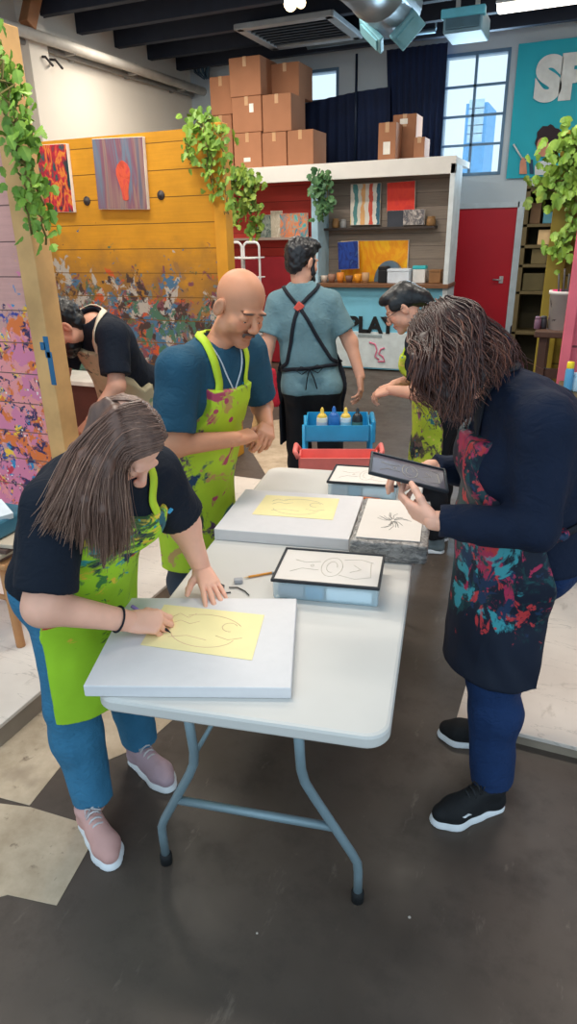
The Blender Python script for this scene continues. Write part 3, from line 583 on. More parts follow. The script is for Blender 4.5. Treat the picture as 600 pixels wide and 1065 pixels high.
part('lower_cupboard', MB().bx(kx0+.06, kd-.06, YI-.3, YI, .02, rz_-.25), mat('dark_red_cupboard', (148, 24, 38), .6), t, label='dark red cupboard front')
# PLAY lettering and a pink drawn squiggle on a white panel on the counter front
pz = rect(361, 344, 440, 385, YK+.03); part('sign_panel', MB().bx(kd+.06, kx1-.1, YK+.028, YK+.04, .04, aY(400, 346, YK)[2]), mat('sign_white', (214, 226, 230), .6), t)
def text(body, x, y, z, size, m, name, parent, bold=.0, ext=.004):
    c = bpy.data.curves.new(name, 'FONT'); c.body = body; c.size = size; c.extrude = ext; c.offset = bold; c.align_x = 'LEFT'
    tmp = bpy.data.objects.new(name, c); COL.objects.link(tmp); bpy.context.view_layer.update(); me = bpy.data.meshes.new_from_object(tmp.evaluated_get(bpy.context.evaluated_depsgraph_get())); bpy.data.objects.remove(tmp); me.materials.clear(); o = link(name, me, m, parent); l = root_loc(parent)
    o.location = (x-l.x, y-l.y, z-l.z); o.rotation_euler = (math.pi/2, 0, 0); return o
ps = aY(361, 345, YK); pe = aY(414, 344, YK); BLK = mat('black_print', (22, 24, 28), .6)
text('PLAY', ps[0], YK+.024, ps[2], .29, BLK, 'lettering', t, .012)
b = MB()
for pts in ([(384, 356), (390, 358), (392, 364), (390, 371), (394, 374)], [(400, 362), (396, 363), (394, 368), (398, 371), (400, 376), (393, 376)]): b.tube(P_(pts, YK+.022), .012, 6)
part('pink_squiggle', b, mat('pink_ink', (216, 120, 150), .6), t)
b = MB(); q = rect(372, 348, 397, 350.5, YK+.02); b.bx(q[0], q[1], YK+.02, YK+.03, q[2], q[3]); part('small_print', b, mat('grey_ink', (150, 165, 170), .6), t)
# things in the kiosk
fr = lambda *a: rect(*a, YI-.05)
canvas('striped_painting', 'cream painting with rainbow vertical stripes on kiosk shelf', fr(365, 191, 396, 234), YI-.06, painting('art_stripes', [(235, 228, 215), (220, 90, 70), (235, 230, 220), (60, 110, 130), (230, 200, 120), (235, 228, 215), (90, 150, 150), (230, 226, 214), (236, 180, 120), (240, 232, 220)], 3, 2.1))
canvas('red_painting', 'bright red painting tilted on kiosk wall above small photo', rect(403, 189, 432, 220, YI-.05), YI-.06, painting('art_red', [(225, 40, 50), (240, 70, 50), (215, 40, 60)], 2), rot=-.03)
canvas('dark_canvas', 'small dark grey canvas below the red painting', fr(404, 219, 421, 236), YI-.1, mat('art_dark', (58, 62, 72), .6))
canvas('small_photo', 'small white framed photo on the kiosk shelf', fr(421, 218, 443, 234), YI-.12, painting('art_photo', [(235, 232, 228), (180, 170, 165), (80, 80, 90), (210, 205, 200)], 9))
canvas('blue_painting', 'dark blue canvas leaning over the yellow painting', rect(352, 251, 373, 280, YI-.2), YI-.2, painting('art_blue', [(20, 50, 130), (30, 70, 160), (20, 40, 110), (80, 130, 200)], 4), rot=-.05)
canvas('yellow_painting', 'large yellow orange painting behind the kiosk counter', fr(354, 250, 424, 295), YI-.021, painting('art_yellow', [(246, 170, 20), (250, 190, 30), (240, 150, 20), (250, 180, 30), (220, 120, 40)], 1.6))
def cup(x, y0, y1, w_, Y, nm, label, cat, m, zb=None, m2=None):
    p = aY(x, y1, Y); hgt = abs(aY(x, y0, Y)[2]-p[2]); r = w_/2*Y/790; zb = p[2] if zb is None else zb
    t = thing(nm, label, cat, (p[0], Y, zb)); part('body', MB().lathe([(0, 0), (r*.85, 0), (r, hgt*.08), (r, hgt*.7), (r*.8, hgt*.8)], (p[0], Y, zb), 14), m, t)
    part('lid', MB().lathe([(r*.82, hgt*.78), (r*.86, hgt*.8), (r*.86, hgt*.97), (r*.7, hgt), (0, hgt)], (p[0], Y, zb), 14), m2 or m, t); return t
CUPB = mat('ochre_cup', (150, 112, 70), .5); CUPG = mat('grey_cup', (150, 150, 150), .4)
cup(349, 227, 237, 8, YI-.1, 'paint_jar', 'small brown jar at left end of the kiosk shelf', 'jar', CUPB, sz); cup(357, 228, 237, 7, YI-.1, 'paint_jar', 'small pale grey jar left of the striped painting', 'jar', CUPG, sz); cup(448, 225, 235, 10, YI-.1, 'paint_jar', 'small ochre jar at right end of the kiosk shelf', 'jar', CUPB, sz)
def crate(x0, y0, x1, y1, Y, d, nm, label, cat, m, zb, m2=None, top='lid'):
    q = rect(x0, y0, x1, y1, Y); hgt = q[3]-q[2]; t = thing(nm, label, cat, ((q[0]+q[1])/2, Y+d/2, zb)); part('body', MB().bx(q[0], q[1], Y, Y+d, zb, zb+hgt*.8, .008), m, t)
    part(top, MB().bx(q[0]-.004, q[1]+.004, Y-.004, Y+d+.004, zb+hgt*.8, zb+hgt, .008), m2 or m, t)
crate(393, 280, 402, 297, YK+.1, .15, 'black_tin', 'black tin on the counter left of white box', 'tin', mat('black_tin', (24, 26, 30), .5), cz); crate(402.5, 282, 425, 297, YK+.05, .2, 'white_box', 'white box on the counter above the bowed woman in glasses', 'box', mat('white_card', (214, 224, 236), .6), cz)
crate(429, 276, 442, 294, YK+.15, .12, 'tissue_box', 'white tissue box with a teal top', 'box', mat('tissue_white', (226, 226, 224), .6), cz, mat('teal_top', (60, 190, 200), .5)); crate(446, 279, 458, 293, YK+.15, .15, 'wooden_caddy', 'brown wooden caddy at right end of counter', 'caddy', mat('caddy_brown', (150, 108, 70), .6), cz)
p = aY(402, 290, YI-.25); b = MB(); b.prism([(p[0]+.2*math.cos(q), YI-.16, cz+.001+.27*math.sin(q)) for q in np.linspace(0, math.pi, 18)], (0, .09, 0)); single('grey_case', b, mat('grey_case', (96, 118, 134), .5), 'rounded grey case on the counter before yellow painting', 'case')
for i, (x, c, lb) in enumerate(((337, (206, 190, 176), 'cream'), (345, (150, 110, 90), 'brown'), (354, (214, 130, 50), 'orange'), (363, (120, 90, 80), 'dark brown'), (372, (226, 150, 40), 'golden'), (380, (190, 150, 110), 'tan'))):
    p = aY(x, 294, YK+.12); r = .05; b = MB(); b.lathe([(0, 0), (r*.7, 0), (r, .05), (r*1.05, .09+.02*(i % 3)), (r*.9, .09+.02*(i % 3)), (r*.85, .02), (0, .02)], (p[0], YK+.12, cz), 14)
    single('paint_cup', b, mat('cup_%d' % i, c, .5), '%s paint cup in the row on left of counter' % lb, 'cup', 'paint cups on the counter')
# art on red shelf
for i, (c4, lb, cols) in enumerate((((266, 222, 284, 246), 'grey green marbled canvas at left of red bay shelf', [(90, 110, 100), (150, 160, 150), (60, 80, 80), (200, 200, 190)]), ((281, 218, 293, 246), 'cream canvas leaning on the red bay shelf', [(220, 210, 196), (180, 170, 150), (236, 230, 220)]), ((291, 221, 320, 246), 'turquoise canvas with an orange blot on the red bay shelf', [(50, 150, 170), (90, 180, 180), (230, 130, 70), (60, 140, 160), (120, 180, 150)]))):
    q = rect(*c4, YI-.15); canvas('marbled_canvas', lb, (q[0], q[1], rz_+.002, rz_+(q[3]-q[2])), YI-.1-.02*i, painting('art_shelf%d' % i, cols, 5), .02)
# white tube drying rack
WT = mat('white_tube', (226, 224, 224), .35); t = None
for k, (x0, x1) in enumerate(((239, 252), (254, 270))):
    q = rect(x0, 252, x1, 300, 7.6); t = thing('tube_rack', ['white tubular drying rack beside the yellow partition end', 'white tubular drying rack nearer the dark red cupboard'][k], 'rack', ((q[0]+q[1])/2, 7.6, 0)); xa, xb, zt = q[0], q[1], q[3]
    b = MB(); n_ = 10; arc = [(xb-.06+.06*math.sin(a), 7.6, zt-.06+.06*math.cos(a)) for a in np.linspace(0, math.pi/2, n_)]; arcl = [(xa+.06-.06*math.sin(a), 7.6, zt-.06+.06*math.cos(a)) for a in np.linspace(math.pi/2, 0, n_)]
    b.tube([(xa, 7.6, 0)]+arcl+arc+[(xb, 7.6, 0)], .014, 8); part('frame', b, WT, t)
    for j in range(6): z = zt-.18-.22*j; part('rung', MB().bx(xa, xb, 7.45, 7.75, z, z+.015, .004), WT, t)
# ---------------------------------------------------------------- boxes on the storage deck
def card():
    s = NT('cardboard'); oi = s.n('ObjectInfo'); c = lin((170, 116, 84)); v = s.noise(3, s.obj(), 4); m = s.mix(s.rng(v, .3, .7), scale_col(c, .9), scale_col(c, 1.1)); m = s.mix(s.math('MULTIPLY', oi.outputs['Random'], .35), m, scale_col(c, .65)); return s.done(m, .8)
CARD = card(); TAPE = mat('packing_tape', (192, 150, 110), .35); LBL = mat('paper_label', (232, 226, 216), .7)
def carton(x0, y0, x1, y1, Y, d, zb, label, lab=None, group='cardboard boxes on the storage deck'):
    q = rect(x0, y0, x1, y1, Y); hh = q[3]-q[2]; xa, xb = q[0]+.004, q[1]-.004; t = thing('cardboard_box', label, 'box', ((xa+xb)/2, Y+d/2, zb), group=group)
    part('carton', MB().bx(xa, xb, Y, Y+d, zb+.002, zb+hh-.002, .008), CARD, t); b = MB(); xm = (xa+xb)/2; b.bx(xm-.025, xm+.025, Y-.002, Y+d+.002, zb+hh-.002, zb+hh+.0005); b.bx(xm-.025, xm+.025, Y-.002, Y, zb+hh*.75, zb+hh); part('tape', b, TAPE, t)
    if lab: a = xa+(xb-xa)*lab[0]; z = zb+hh*lab[1]; part('paper_label', MB().bx(a, a+lab[2], Y-.003, Y, z, z+lab[3]), LBL, t)
    return zb+hh
zd = zh1-.01; Yb = 9.15
z1 = carton(219, 116, 242, 176, Yb+.15, .5, zd, 'cardboard box at bottom left of the tall stack'); carton(218, 75, 241, 116, Yb+.15, .5, z1, 'cardboard box second up at the far left of stack')
z1 = carton(243, 135, 272, 174, Yb, .55, zd, 'bottom box of the tallest column, with white label', (.35, .22, .1, .05)); z2 = carton(241, 97, 272, 135, Yb, .55, z1, 'middle box of the tallest column, with torn tape', (.6, .55, .06, .1)); carton(238, 55, 271, 97, Yb, .55, z2, 'topmost box of the tallest column near dark ceiling')
z1 = carton(272.5, 135, 298, 173, Yb+.02, .5, zd, 'bottom box in second column between taller neighbours'); z2 = carton(272.5, 95, 303, 135, Yb+.02, .5, z1, 'wide box on top of the second column'); carton(281, 58, 311, 95, Yb+.35, .5, z2, 'upper box set back above the second column')
carton(298.5, 132, 326, 171, Yb+.03, .5, zd, 'lone box at right foot of the big stack')
carton(393, 121, 412, 163, Yb+.1, .3, zd, 'narrow box with white label, left of the three by curtain', (.3, .2, .09, .14), 'three boxes by the dark curtain'); carton(408, 110, 433, 162, Yb+.42, .35, zd, 'tallest of the three boxes by the dark curtain', (.3, .8, .1, .06), 'three boxes by the dark curtain'); carton(430, 136, 442, 161, Yb+.15, .3, zd, 'smallest of three boxes by the curtain, at right', None, 'three boxes by the dark curtain')
# ---------------------------------------------------------------- curtains, pole, banner
NAVY = mat('navy_curtain', (14, 30, 62), .85, var=.3, vs=2)
def curtain(poly, Y, label, amp=.03):
    """cloth hung in folds: top edge through the given points, straight hem"""
    tops, hem = poly; b = MB(); n_ = 60; xs = np.linspace(0, 1, n_); k = np.linspace(0, 1, len(tops)); T = np.array([aY(x, y, Y) for x, y in tops]); B_ = np.array([aY(x, y, Y) for x, y in hem]); kb = np.linspace(0, 1, len(hem)); V = []
    for side in (0, .006):
        for s_ in np.linspace(0, 1, 9):
            for u in xs:
                a = A3(*[np.interp(u, k, T[:, i]) for i in range(3)]); c = A3(*[np.interp(u, kb, B_[:, i]) for i in range(3)]); p = a+(c-a)*s_; p[1] = Y+amp*math.sin(u*55)*(.4+.6*s_)+side; V.append(p)
    m_ = 9*n_; Fc = [(i*n_+j, i*n_+j+1, (i+1)*n_+j+1, (i+1)*n_+j) for i in range(8) for j in range(n_-1)]; Fc += [tuple(m_+q for q in f[::-1]) for f in Fc]; b.add(np.array(V), Fc, True)
    return single('curtain', b, NAVY, label, 'curtain')
curtain(([(402, 52), (466, 44)], [(405, 165), (458, 166)]), YB-.15, 'tall navy curtain hanging beside the bright window')
curtain(([(315, 108), (345, 101), (372, 95), (406, 90)], [(315, 175), (406, 168)]), YB-.22, 'low navy cloth sagging behind the boxes')
b = MB(); a, c = aY(371, 56, YB-.26), aY(371, 166, YB-.26); b.cyl((a[0], YB-.26, zd), (a[0], YB-.26, a[2]), .018); b.lathe([(0, 0), (.06, 0), (.06, .015), (.018, .02)], (a[0], YB-.26, zd)); single('curtain_pole', b, mat('dark_pole', (30, 44, 66), .4, .3), 'thin dark upright pole in front of navy cloth', 'pole')
b = MB(); a, c = aY(320, 49, YB-.5), aY(452, 47, YB-.5); b.tube([(a[0]-.08, YB-.5, a[2]+.2), (a[0], YB-.5, a[2]), (c[0], YB-.5, a[2])], .03, 8); b.cyl((a[0]-.08, YB-.5, a[2]+.2), (a[0]-.08, YB-.5, ZC), .012); b.cyl((c[0], YB-.5, a[2]), (c[0], YB-.5, ZC), .012); single('curtain_rail', b, mat('rail_grey', (120, 140, 152), .4, .5), 'grey curtain rail hung below the dark ceiling', 'rail')
q = rect(533, 40, 640, 183, YB-.06); t = thing('wall_banner', 'teal banner with white letters and a woman holding brushes', 'banner', ((q[0]+q[1])/2, YB-.05, q[2])); b = MB()
n_ = 24; V = []
for side in (0, .004):
    for j in range(7):
        for i in range(n_): u = i/(n_-1); V.append((q[0]+(q[1]-q[0])*u, YB-.05+.008*math.sin(u*17+j)+side, q[2]+(q[3]-q[2])*j/6))
Fc = [(j*n_+i, j*n_+i+1, (j+1)*n_+i+1, (j+1)*n_+i) for j in range(6) for i in range(n_-1)]; b.add(V, Fc+[tuple(7*n_+k for k in f[::-1]) for f in Fc], True); part('cloth', b, mat('banner_teal', (26, 176, 196), .55, var=.06, vs=1.5), t)
YN = YB-.068; s_ = aY(556, 103, YN); 
text('SP', s_[0], YN, s_[2], .62, mat('banner_white', (224, 228, 226), .6), 'lettering', t, .045)
fl = lambda pts, m, nm, k=0: part(nm, MB().prism(P_(pts, YN-.003*k), (0, -.003, 0)), m, t)
fl([(571+14*math.cos(a)*(1+.08*math.sin(7*a)), 146+16*math.sin(a)*(1+.08*math.cos(9*a))) for a in np.linspace(0, 2*math.pi, 30, endpoint=False)], mat('print_hair', (52, 36, 44), .7), 'printed_hair')
fl([(556, 188-6), (556, 173), (560, 168), (567, 167), (575, 170), (582, 182)], mat('print_smock', (214, 222, 226), .7), 'printed_smock')
fl([(564.5+6.5*math.cos(a), 153+10*math.sin(a)) for a in np.linspace(0, 2*math.pi, 20, endpoint=False)], mat('print_skin', (206, 142, 116), .7), 'printed_face', 1)
fl([(540, 181), (541, 168), (544, 163), (547, 167), (548, 181)], bpy.data.materials['print_skin'], 'printed_hand', 1); fl([(551, 181), (550, 166), (554, 166), (555, 181)], mat('print_strap', (40, 70, 96), .7), 'printed_strap', 1)
b = MB(); b.tube(P_([(534, 150), (543, 165)], YN-.004), .012, 5); b.tube(P_([(549, 160), (547, 168)], YN-.004), .01, 5); part('printed_brush', b, bpy.data.materials['banner_white'], t)
# ---------------------------------------------------------------- ceiling fittings
t = thing('ceiling_vent', 'square grey ceiling air vent above the stacked boxes', 'vent', (0, 0, 0)); A = [aZ(x, y, ZC-.27) for x, y in ((276, 28), (334, 22), (346, 38), (292, 43))]; cA = sum(A)/4; t.location = cA
b = MB(); b.box(cA, (1.15, 1.0, .03)); 
fr_ = MB(); 
for sx, sy, lx, ly in ((0, -.5, 1.2, .12), (0, .5, 1.2, .12), (-.56, 0, .12, 1.1), (.56, 0, .12, 1.1)): fr_.box(cA+A3(sx, sy, 0), (lx, ly, .06), None, .01)
part('frame', fr_, mat('vent_grey', (150, 156, 160), .5), t); v_ = MB()
for i in range(8): v_.box(cA+A3(0, -.4+.11*i, 0), (1.0, .07, .012), rotx(.6))
part('louvre', v_, mat('vent_dark', (66, 78, 92), .6), t); part('hanger', MB().bx(cA[0]-.5, cA[0]+.5, cA[1]-.4, cA[1]+.4, cA[2]+.02, ZC-.2), CEIL, t)
# silver duct with two grilles
DUCT = mat('duct_steel', (150, 160, 166), .35, .6); TEALG = mat('grille_teal', (130, 190, 206), .5); YD = 5.9; c_ = aY(406, 0, 7.6)
t = thing('round_duct', 'round silver air duct with two square grilles under ceiling', 'duct', (c_[0], YD, c_[2])); b = MB(); rd = .27
b.lathe([(0, -.0), (rd*.6, -.0), (rd, .12), (rd, .5), (rd*1.04, .51), (rd*1.04, .55), (rd, .56), (rd, 1.2), (rd*1.04, 1.21), (rd*1.04, 1.25), (rd, 1.26), (rd, 1.9), (rd*.6, 1.98), (0, 1.98)], (0, 0, 0), 28, 1); b.xf(np.eye(3), (c_[0], YD, c_[2])); part('pipe', b, DUCT, t)
for sgn in (-1, 1):
    g = MB(); R = rotz(0)@roty(sgn*-.75); o_ = A3(c_[0]+sgn*.18, YD+1.7, c_[2]-.26); g.box((0, 0, 0), (.3, .26, .05), None, .01); g.box((0, -.0, -.03), (.22, .18, .02)); g.xf(R@rotx(-.35), o_); part('grille', g, TEALG, t)
part('hanger_strap', MB().bx(c_[0]-.02, c_[0]+.02, YD+.5, YD+.56, c_[2]+rd, ZC), DUCT, t)
# hanging heater
q = rect(461, 9, 502, 33, 8.0); t = thing('unit_heater', 'boxy blue-grey heater hung from ceiling near the window', 'heater', ((q[0]+q[1])/2, 8.2, q[2])); part('casing', MB().bx(q[0], q[1], 8.0, 8.5, q[2], q[3], .015), mat('heater_blue', (120, 158, 176), .5), t)
b = MB()
for i in range(6): z = q[2]+.03+(q[3]-q[2]-.1)*i/6; b.bx(q[0]+.03, q[1]-.03, 7.975, 8.0, z, z+.018)
part('louvre', b, mat('heater_louvre', (70, 110, 130), .5), t); part('fascia', MB().bx(q[0]-.02, q[1]+.02, 7.96, 8.06, q[3]-.07, q[3]+.01, .01), mat('heater_top', (96, 190, 214), .5), t)
for sx in (.25, .75): x = q[0]+(q[1]-q[0])*sx; part('hanger', MB().bx(x-.02, x+.02, 8.2, 8.24, q[3], ZC), mat('pale_hanger', (190, 190, 186), .5) if sx < .5 else bpy.data.materials['pale_hanger'], t)
# strip light and the bulbs
LAMPG = emit('lamp_glow', (255, 246, 232), 3.2); c0 = aZ(516, 14, ZC-.32); YS = c0[1]
def strip(x, y, z, L_, label):
    t = thing('strip_light', label, 'light', (x+L_/2, y, z)); part('housing', MB().bx(x, x+L_, y-.09, y+.09, z+.07, z+.1, .006), mat('lamp_white', (230, 230, 228), .5) if 'lamp_white' not in bpy.data.materials else bpy.data.materials['lamp_white'], t); part('diffuser', MB().bx(x+.01, x+L_-.01, y-.075, y+.075, z, z+.075, .02), LAMPG, t)
    for dx in (.2, L_-.2): part('hanger', MB().bx(x+dx-.008, x+dx+.008, y-.008, y+.008, z+.1, ZC), GREYP, t)
strip(c0[0], YS, c0[2], 2.4, 'long white strip light at the top right above banner')
for i, (x, y) in enumerate(((302, 4), (313, 3))):
    p = aY(x, y, 6.9); t = thing('bulb_lamp', ['bright bulb on a short stem, left of the ceiling pair', 'dimmer bulb on a short stem, right of the ceiling pair'][i], 'lamp', p); part('bulb', MB().sphere(p, .06 if i == 0 else .045), emit('bulb_%d' % i, (255, 228, 180), 5 if i == 0 else 2), t)
    part('stem', MB().cyl((p[0], p[1], p[2]+.04), (p[0], p[1], ZC), .012), DK, t); part('socket', MB().lathe([(0, .03), (.04, .03), (.035, .1), (0, .1)], p), DK, t)
# conduits that sag in the dark corner over the boxes
b = MB()
for i in range(3): b.tube(P_([(196+6*i, 18), (197+5*i, 50), (203+4*i, 75), (212+2*i, 82), (218, 60-4*i), (214, 24)], YB-.2-.07*i), .02, 6)
single('hanging_cables', b, mat('cable_teal', (58, 86, 106), .6), 'loops of dark cable in the corner left of boxes', 'cable')
# ---------------------------------------------------------------- corner right of the red door: shelf, bin, pots
YS2 = 8.7; q = rect(538, 192, 572, 372, YS2); t = thing('storage_shelf', 'tall dark olive storage shelf right of the red door', 'shelf', ((q[0]+q[1])/2, YS2+.2, 0)); OL = mat('dark_olive_wood', (92, 80, 52), .7)
for x in (q[0], q[1]-.05): part('upright', MB().bx(x, x+.05, YS2, YS2+.4, 0, q[3], .004), OL, t)
zs = [aY(545, y, YS2)[2] for y in (196, 233, 255, 275, 303, 345)]
for z in zs: part('shelf', MB().bx(q[0], q[1], YS2, YS2+.4, z-.035, z, .004), OL, t)
part('back_board', MB().bx(q[0], q[1], YS2+.39, YS2+.41, .02, q[3]), mat('shelf_back', (66, 60, 42), .8), t)
for i, (x, w_, c, lb, k, hh) in enumerate(((.1, .22, (104, 92, 60), 'olive carton lying on the shelf bay right of door', 3, .17), (.02, .3, (84, 76, 48), 'dark olive carton low on the storage shelf', 4, .2), (.16, .2, (206, 176, 130), 'tan carton over the blue one on the storage shelf', 2, .16), (.02, .14, (110, 84, 60), 'brown carton at top left of the storage shelf', 1, .22), (.2, .16, (90, 150, 170), 'teal carton on the upper storage shelf', 1, .12))):
    x0 = q[0]+.05+x*.8; single('storage_carton', MB().bx(x0, x0+w_*.8, YS2+.03, YS2+.35, zs[k]+.001, zs[k]+hh, .006), mat('carton_%d' % i, c, .7), lb, 'carton', 'cartons on the storage shelf')
p = A3(q[0]+.25, YS2+.12, zs[1]+.33); ivy('shelf_plant', 'leafy green plant on the top tier of the storage shelf', [[p, p+A3(.05, -.1, .12), p+A3(.12, -.2, .05)], [p, p+A3(-.08, -.12, .1), p+A3(-.14, -.2, -.02)]], LEAF2, 30, .1, .07)
b = MB(); p = aY(537, 362, 9.4); b.lathe([(0, 0), (.14, 0), (.17, .42), (.185, .43), (.185, .45), (.16, .45), (.13, .02), (0, .02)], (p[0], 9.4, 0), 20); t = single('blue_bin', b, mat('bin_blue', (24, 70, 160), .45), 'blue plastic bin on floor right of the red door', 'bin')
b = MB(); q2 = rect(529, 338, 534, 366, 9.2); b.bx(q2[0]-.06, q2[1]+.02, 9.9, 10.2, 0, .55, .02); single('dark_bin', b, mat('bin_dark', (20, 36, 66), .5), 'dark navy box bin between red door and blue bin', 'bin')
# dark table with white bucket between the partitions
YT = 4.55; zt = aY(575, 345, YT)[2]; x0 = aY(556, 345, YT)[0]; t = thing('paint_bench', 'small dark bench carrying the white bucket at right', 'bench', (x0+.4, YT+.2, 0)); 
part('bench_top', MB().bx(x0, x0+.9, YT, YT+.45, zt-.04, zt, .006), mat('bench_dark', (88, 64, 52), .6), t); 
for dx, dy in ((.03, .03), (.82, .03), (.03, .37), (.82, .37)): part('leg', MB().bx(x0+dx, x0+dx+.05, YT+dy, YT+dy+.05, 0, zt-.04), bpy.data.materials['bench_dark'], t)
part('stretcher', MB().bx(x0+.03, x0+.87, YT+.05, YT+.08, zt-.3, zt-.24), bpy.data.materials['bench_dark'], t)
p = aY(584, 345, YT+.15); hb = aY(584, 302, YT+.15)[2]-zt; t = thing('white_bucket', 'tall white paint bucket with pink splash between partitions', 'bucket', (p[0], YT+.15, zt))
part('body', MB().lathe([(0, 0), (.085, 0), (.1, hb), (.106, hb), (.106, hb-.02), (.095, hb-.02), (.08, .02), (0, .02)], (p[0], YT+.15, zt), 24), splat('bucket_white', (222, 220, 214), [(225, 60, 120), (40, 40, 50)], 5, .3), t)
b = MB(); 
for i in range(4): b.tube([(p[0]+.02*i-.03, YT+.15, zt+.02), (p[0]+.03*i-.06, YT+.13, zt+hb+.1+.03*(i % 2))], .006, 5)
part('brush_handles', b, DK, t)
for i, (x, c, lb) in enumerate(((558, (120, 90, 110), 'mauve'), (564, (60, 60, 66), 'charcoal'), (571, (150, 130, 100), 'tan'))):
    cup(x, 332, 345, 7, YT+.1+.03*i, 'paint_pot', '%s paint pot on the dark bench left of the white bucket' % lb, 'pot', mat('pot_%d' % i, c, .5), zt)
# paint cart at the far right: yellow-capped bottle and small tubs
YC = 3.3; zc_ = aY(590, 412, YC)[2]; x0 = aY(578, 412, YC)[0]; t = thing('paint_shelf', 'low paint table behind the woman in dark sweater', 'table', (x0+.3, YC+.15, .055)); part('table_top', MB().bx(x0, x0+.7, YC, YC+.35, zc_-.03, zc_, .005), OL, t)
for dx, dy in ((.02, .02), (.63, .02), (.02, .28), (.63, .28)): part('leg', MB().bx(x0+dx, x0+dx+.05, YC+dy, YC+dy+.05, .055, zc_-.03), OL, t)
YELC = mat('yellow_cap', (240, 210, 40), .4); cup(589, 380, 411, 9, YC+.1, 'paint_bottle', 'small bottle with yellow cap against the rose partition', 'bottle', mat('bottle_blue', (90, 160, 200), .4), zc_, YELC)
cup(597, 392, 411, 10, YC+.12, 'paint_bottle', 'squat pale blue tub right of the yellow-capped bottle', 'bottle', mat('tub_paleblue', (180, 206, 220), .5), zc_)
# easel-like wooden stool and clutter at far left
YE = 2.05; WD = mat('stool_wood', (196, 140, 92), .6); p = aZ(22, 672, .1); t = thing('painting_stool', 'wooden painting stool with paint tray beside the pink partition', 'stool', (p[0]-.2, p[1]+.1, .1)); zt2 = aY(4, 592, p[1])[2]
for k, (dx, dy) in enumerate(((0, 0), (-.36, 0), (0, .3), (-.36, .3))):
    a = A3(p[0]+dx, p[1]+dy, .1); c = A3(p[0]-.18+(dx+.18)*.72, p[1]+.15+(dy-.15)*.72, zt2); part('leg', MB().tube([a, c], [.02, .022], 8), WD, t)
for k, zz in enumerate((.33, .6)):
    f_ = (zz-.1)/(zt2-.1)*.28; part('stretcher', MB().cyl((p[0]-.18-.18*(1-f_), p[1]+.15*f_, zz), (p[0]-.18+.18*(1-f_), p[1]+.15*f_, zz), .012), WD, t)
part('seat', MB().bx(p[0]-.38, p[0]+.02, p[1]-.02, p[1]+.32, zt2, zt2+.03, .01), WD, t)
xs_ = p[0]-.18
for i, (c, lb, dz) in enumerate((((130, 96, 80), 'brown', 0), ((206, 186, 160), 'cream', .022), ((92, 70, 62), 'dark brown', .044), ((196, 178, 156), 'pale', .066))):
    single('canvas_board', MB().box((xs_+.01*i, p[1]+.14, zt2+.031+dz+.01), (.36, .3, .019), rotz(.1*i-.15), .003), mat('board_%d' % i, c, .7), '%s board in the stack on the wooden stool' % lb, 'board', 'boards stacked on the stool')
zb_ = zt2+.031+.09; single('paint_tray', MB().box((xs_, p[1]+.12, zb_+.04), (.3, .24, .08), None, .012), mat('tray_teal', (60, 110, 130), .5), 'dark teal paint tray on top of the board stack', 'tray')
b = MB(); b.box((xs_-.02, p[1]+.1, zb_+.115), (.12, .1, .06), rotz(.3), .01); single('paint_block', b, mat('block_green', (90, 150, 110), .5), 'green and white paint block on teal tray', 'tub'); b = MB(); b.box((xs_+.08, p[1]+.08, zb_+.1), (.12, .14, .03), rotz(-.4)@roty(.3), .002); single('paper_card', b, mat('card_white', (226, 232, 236), .7), 'white card leaning on the teal tray', 'card')
b = MB(); p2 = aY(2, 480, YP-.3); b.lathe([(0, 0), (.04, 0), (.045, .1), (.03, .12), (.028, .14), (0, .14)], (xs_-.1, p[1]+.2, zb_+.08), 14); single('dark_bottle', b, mat('dark_bottle', (34, 44, 56), .4), 'dark bottle standing at back of the teal tray', 'bottle')
# ================================================================== THE FOLDING TABLE AND WHAT LIES ON IT
TA = math.radians(9.8); TC = A3(-.809, 2.03, 0); RTB = rotz(TA)
def tw(x, y, z): return TC+RTB@A3(x, y, z)
tb = thing('folding_table', 'long white folding table with grey tube legs in the middle of the floor', 'table', TC, TA)
TOPM = mat('table_plastic', (206, 202, 196), .45, var=.03, vs=3, bump=.06, bs=300); LEGM = mat('grey_leg_paint', (128, 148, 156), .4, .25)
def rrect(w, h, r, n=8):
    P = []
    for cx, cy, a0 in ((w-r, h-r, 0), (-w+r, h-r, 90), (-w+r, -h+r, 180), (w-r, -h+r, 270)):
        for i in range(n+1): a = math.radians(a0+90*i/n); P.append((cx+r*math.cos(a), cy+r*math.sin(a)))
    return np.array(P)
b = MB(); V = []; prof = ((-.03, .70), (-.004, .70), (0, .706), (0, .73), (-.003, .737), (-.010, .74))
O = [rrect(.38+o, .915+o, .06+o*.8) for o, z in prof]; n_ = len(O[0]); V = np.concatenate([np.c_[o, np.full(n_, z)] for o, (_, z) in zip(O, prof)])
Fc = [(i*n_+j, i*n_+(j+1) % n_, (i+1)*n_+(j+1) % n_, (i+1)*n_+j) for i in range(len(prof)-1) for j in range(n_)]+[tuple(range(n_))[::-1], tuple((len(prof)-1)*n_+j for j in range(n_))]
b.add(V, Fc); part('tabletop', b, TOPM, tb, local=True)
CAP = mat('rubber_cap', (20, 22, 24), .7)
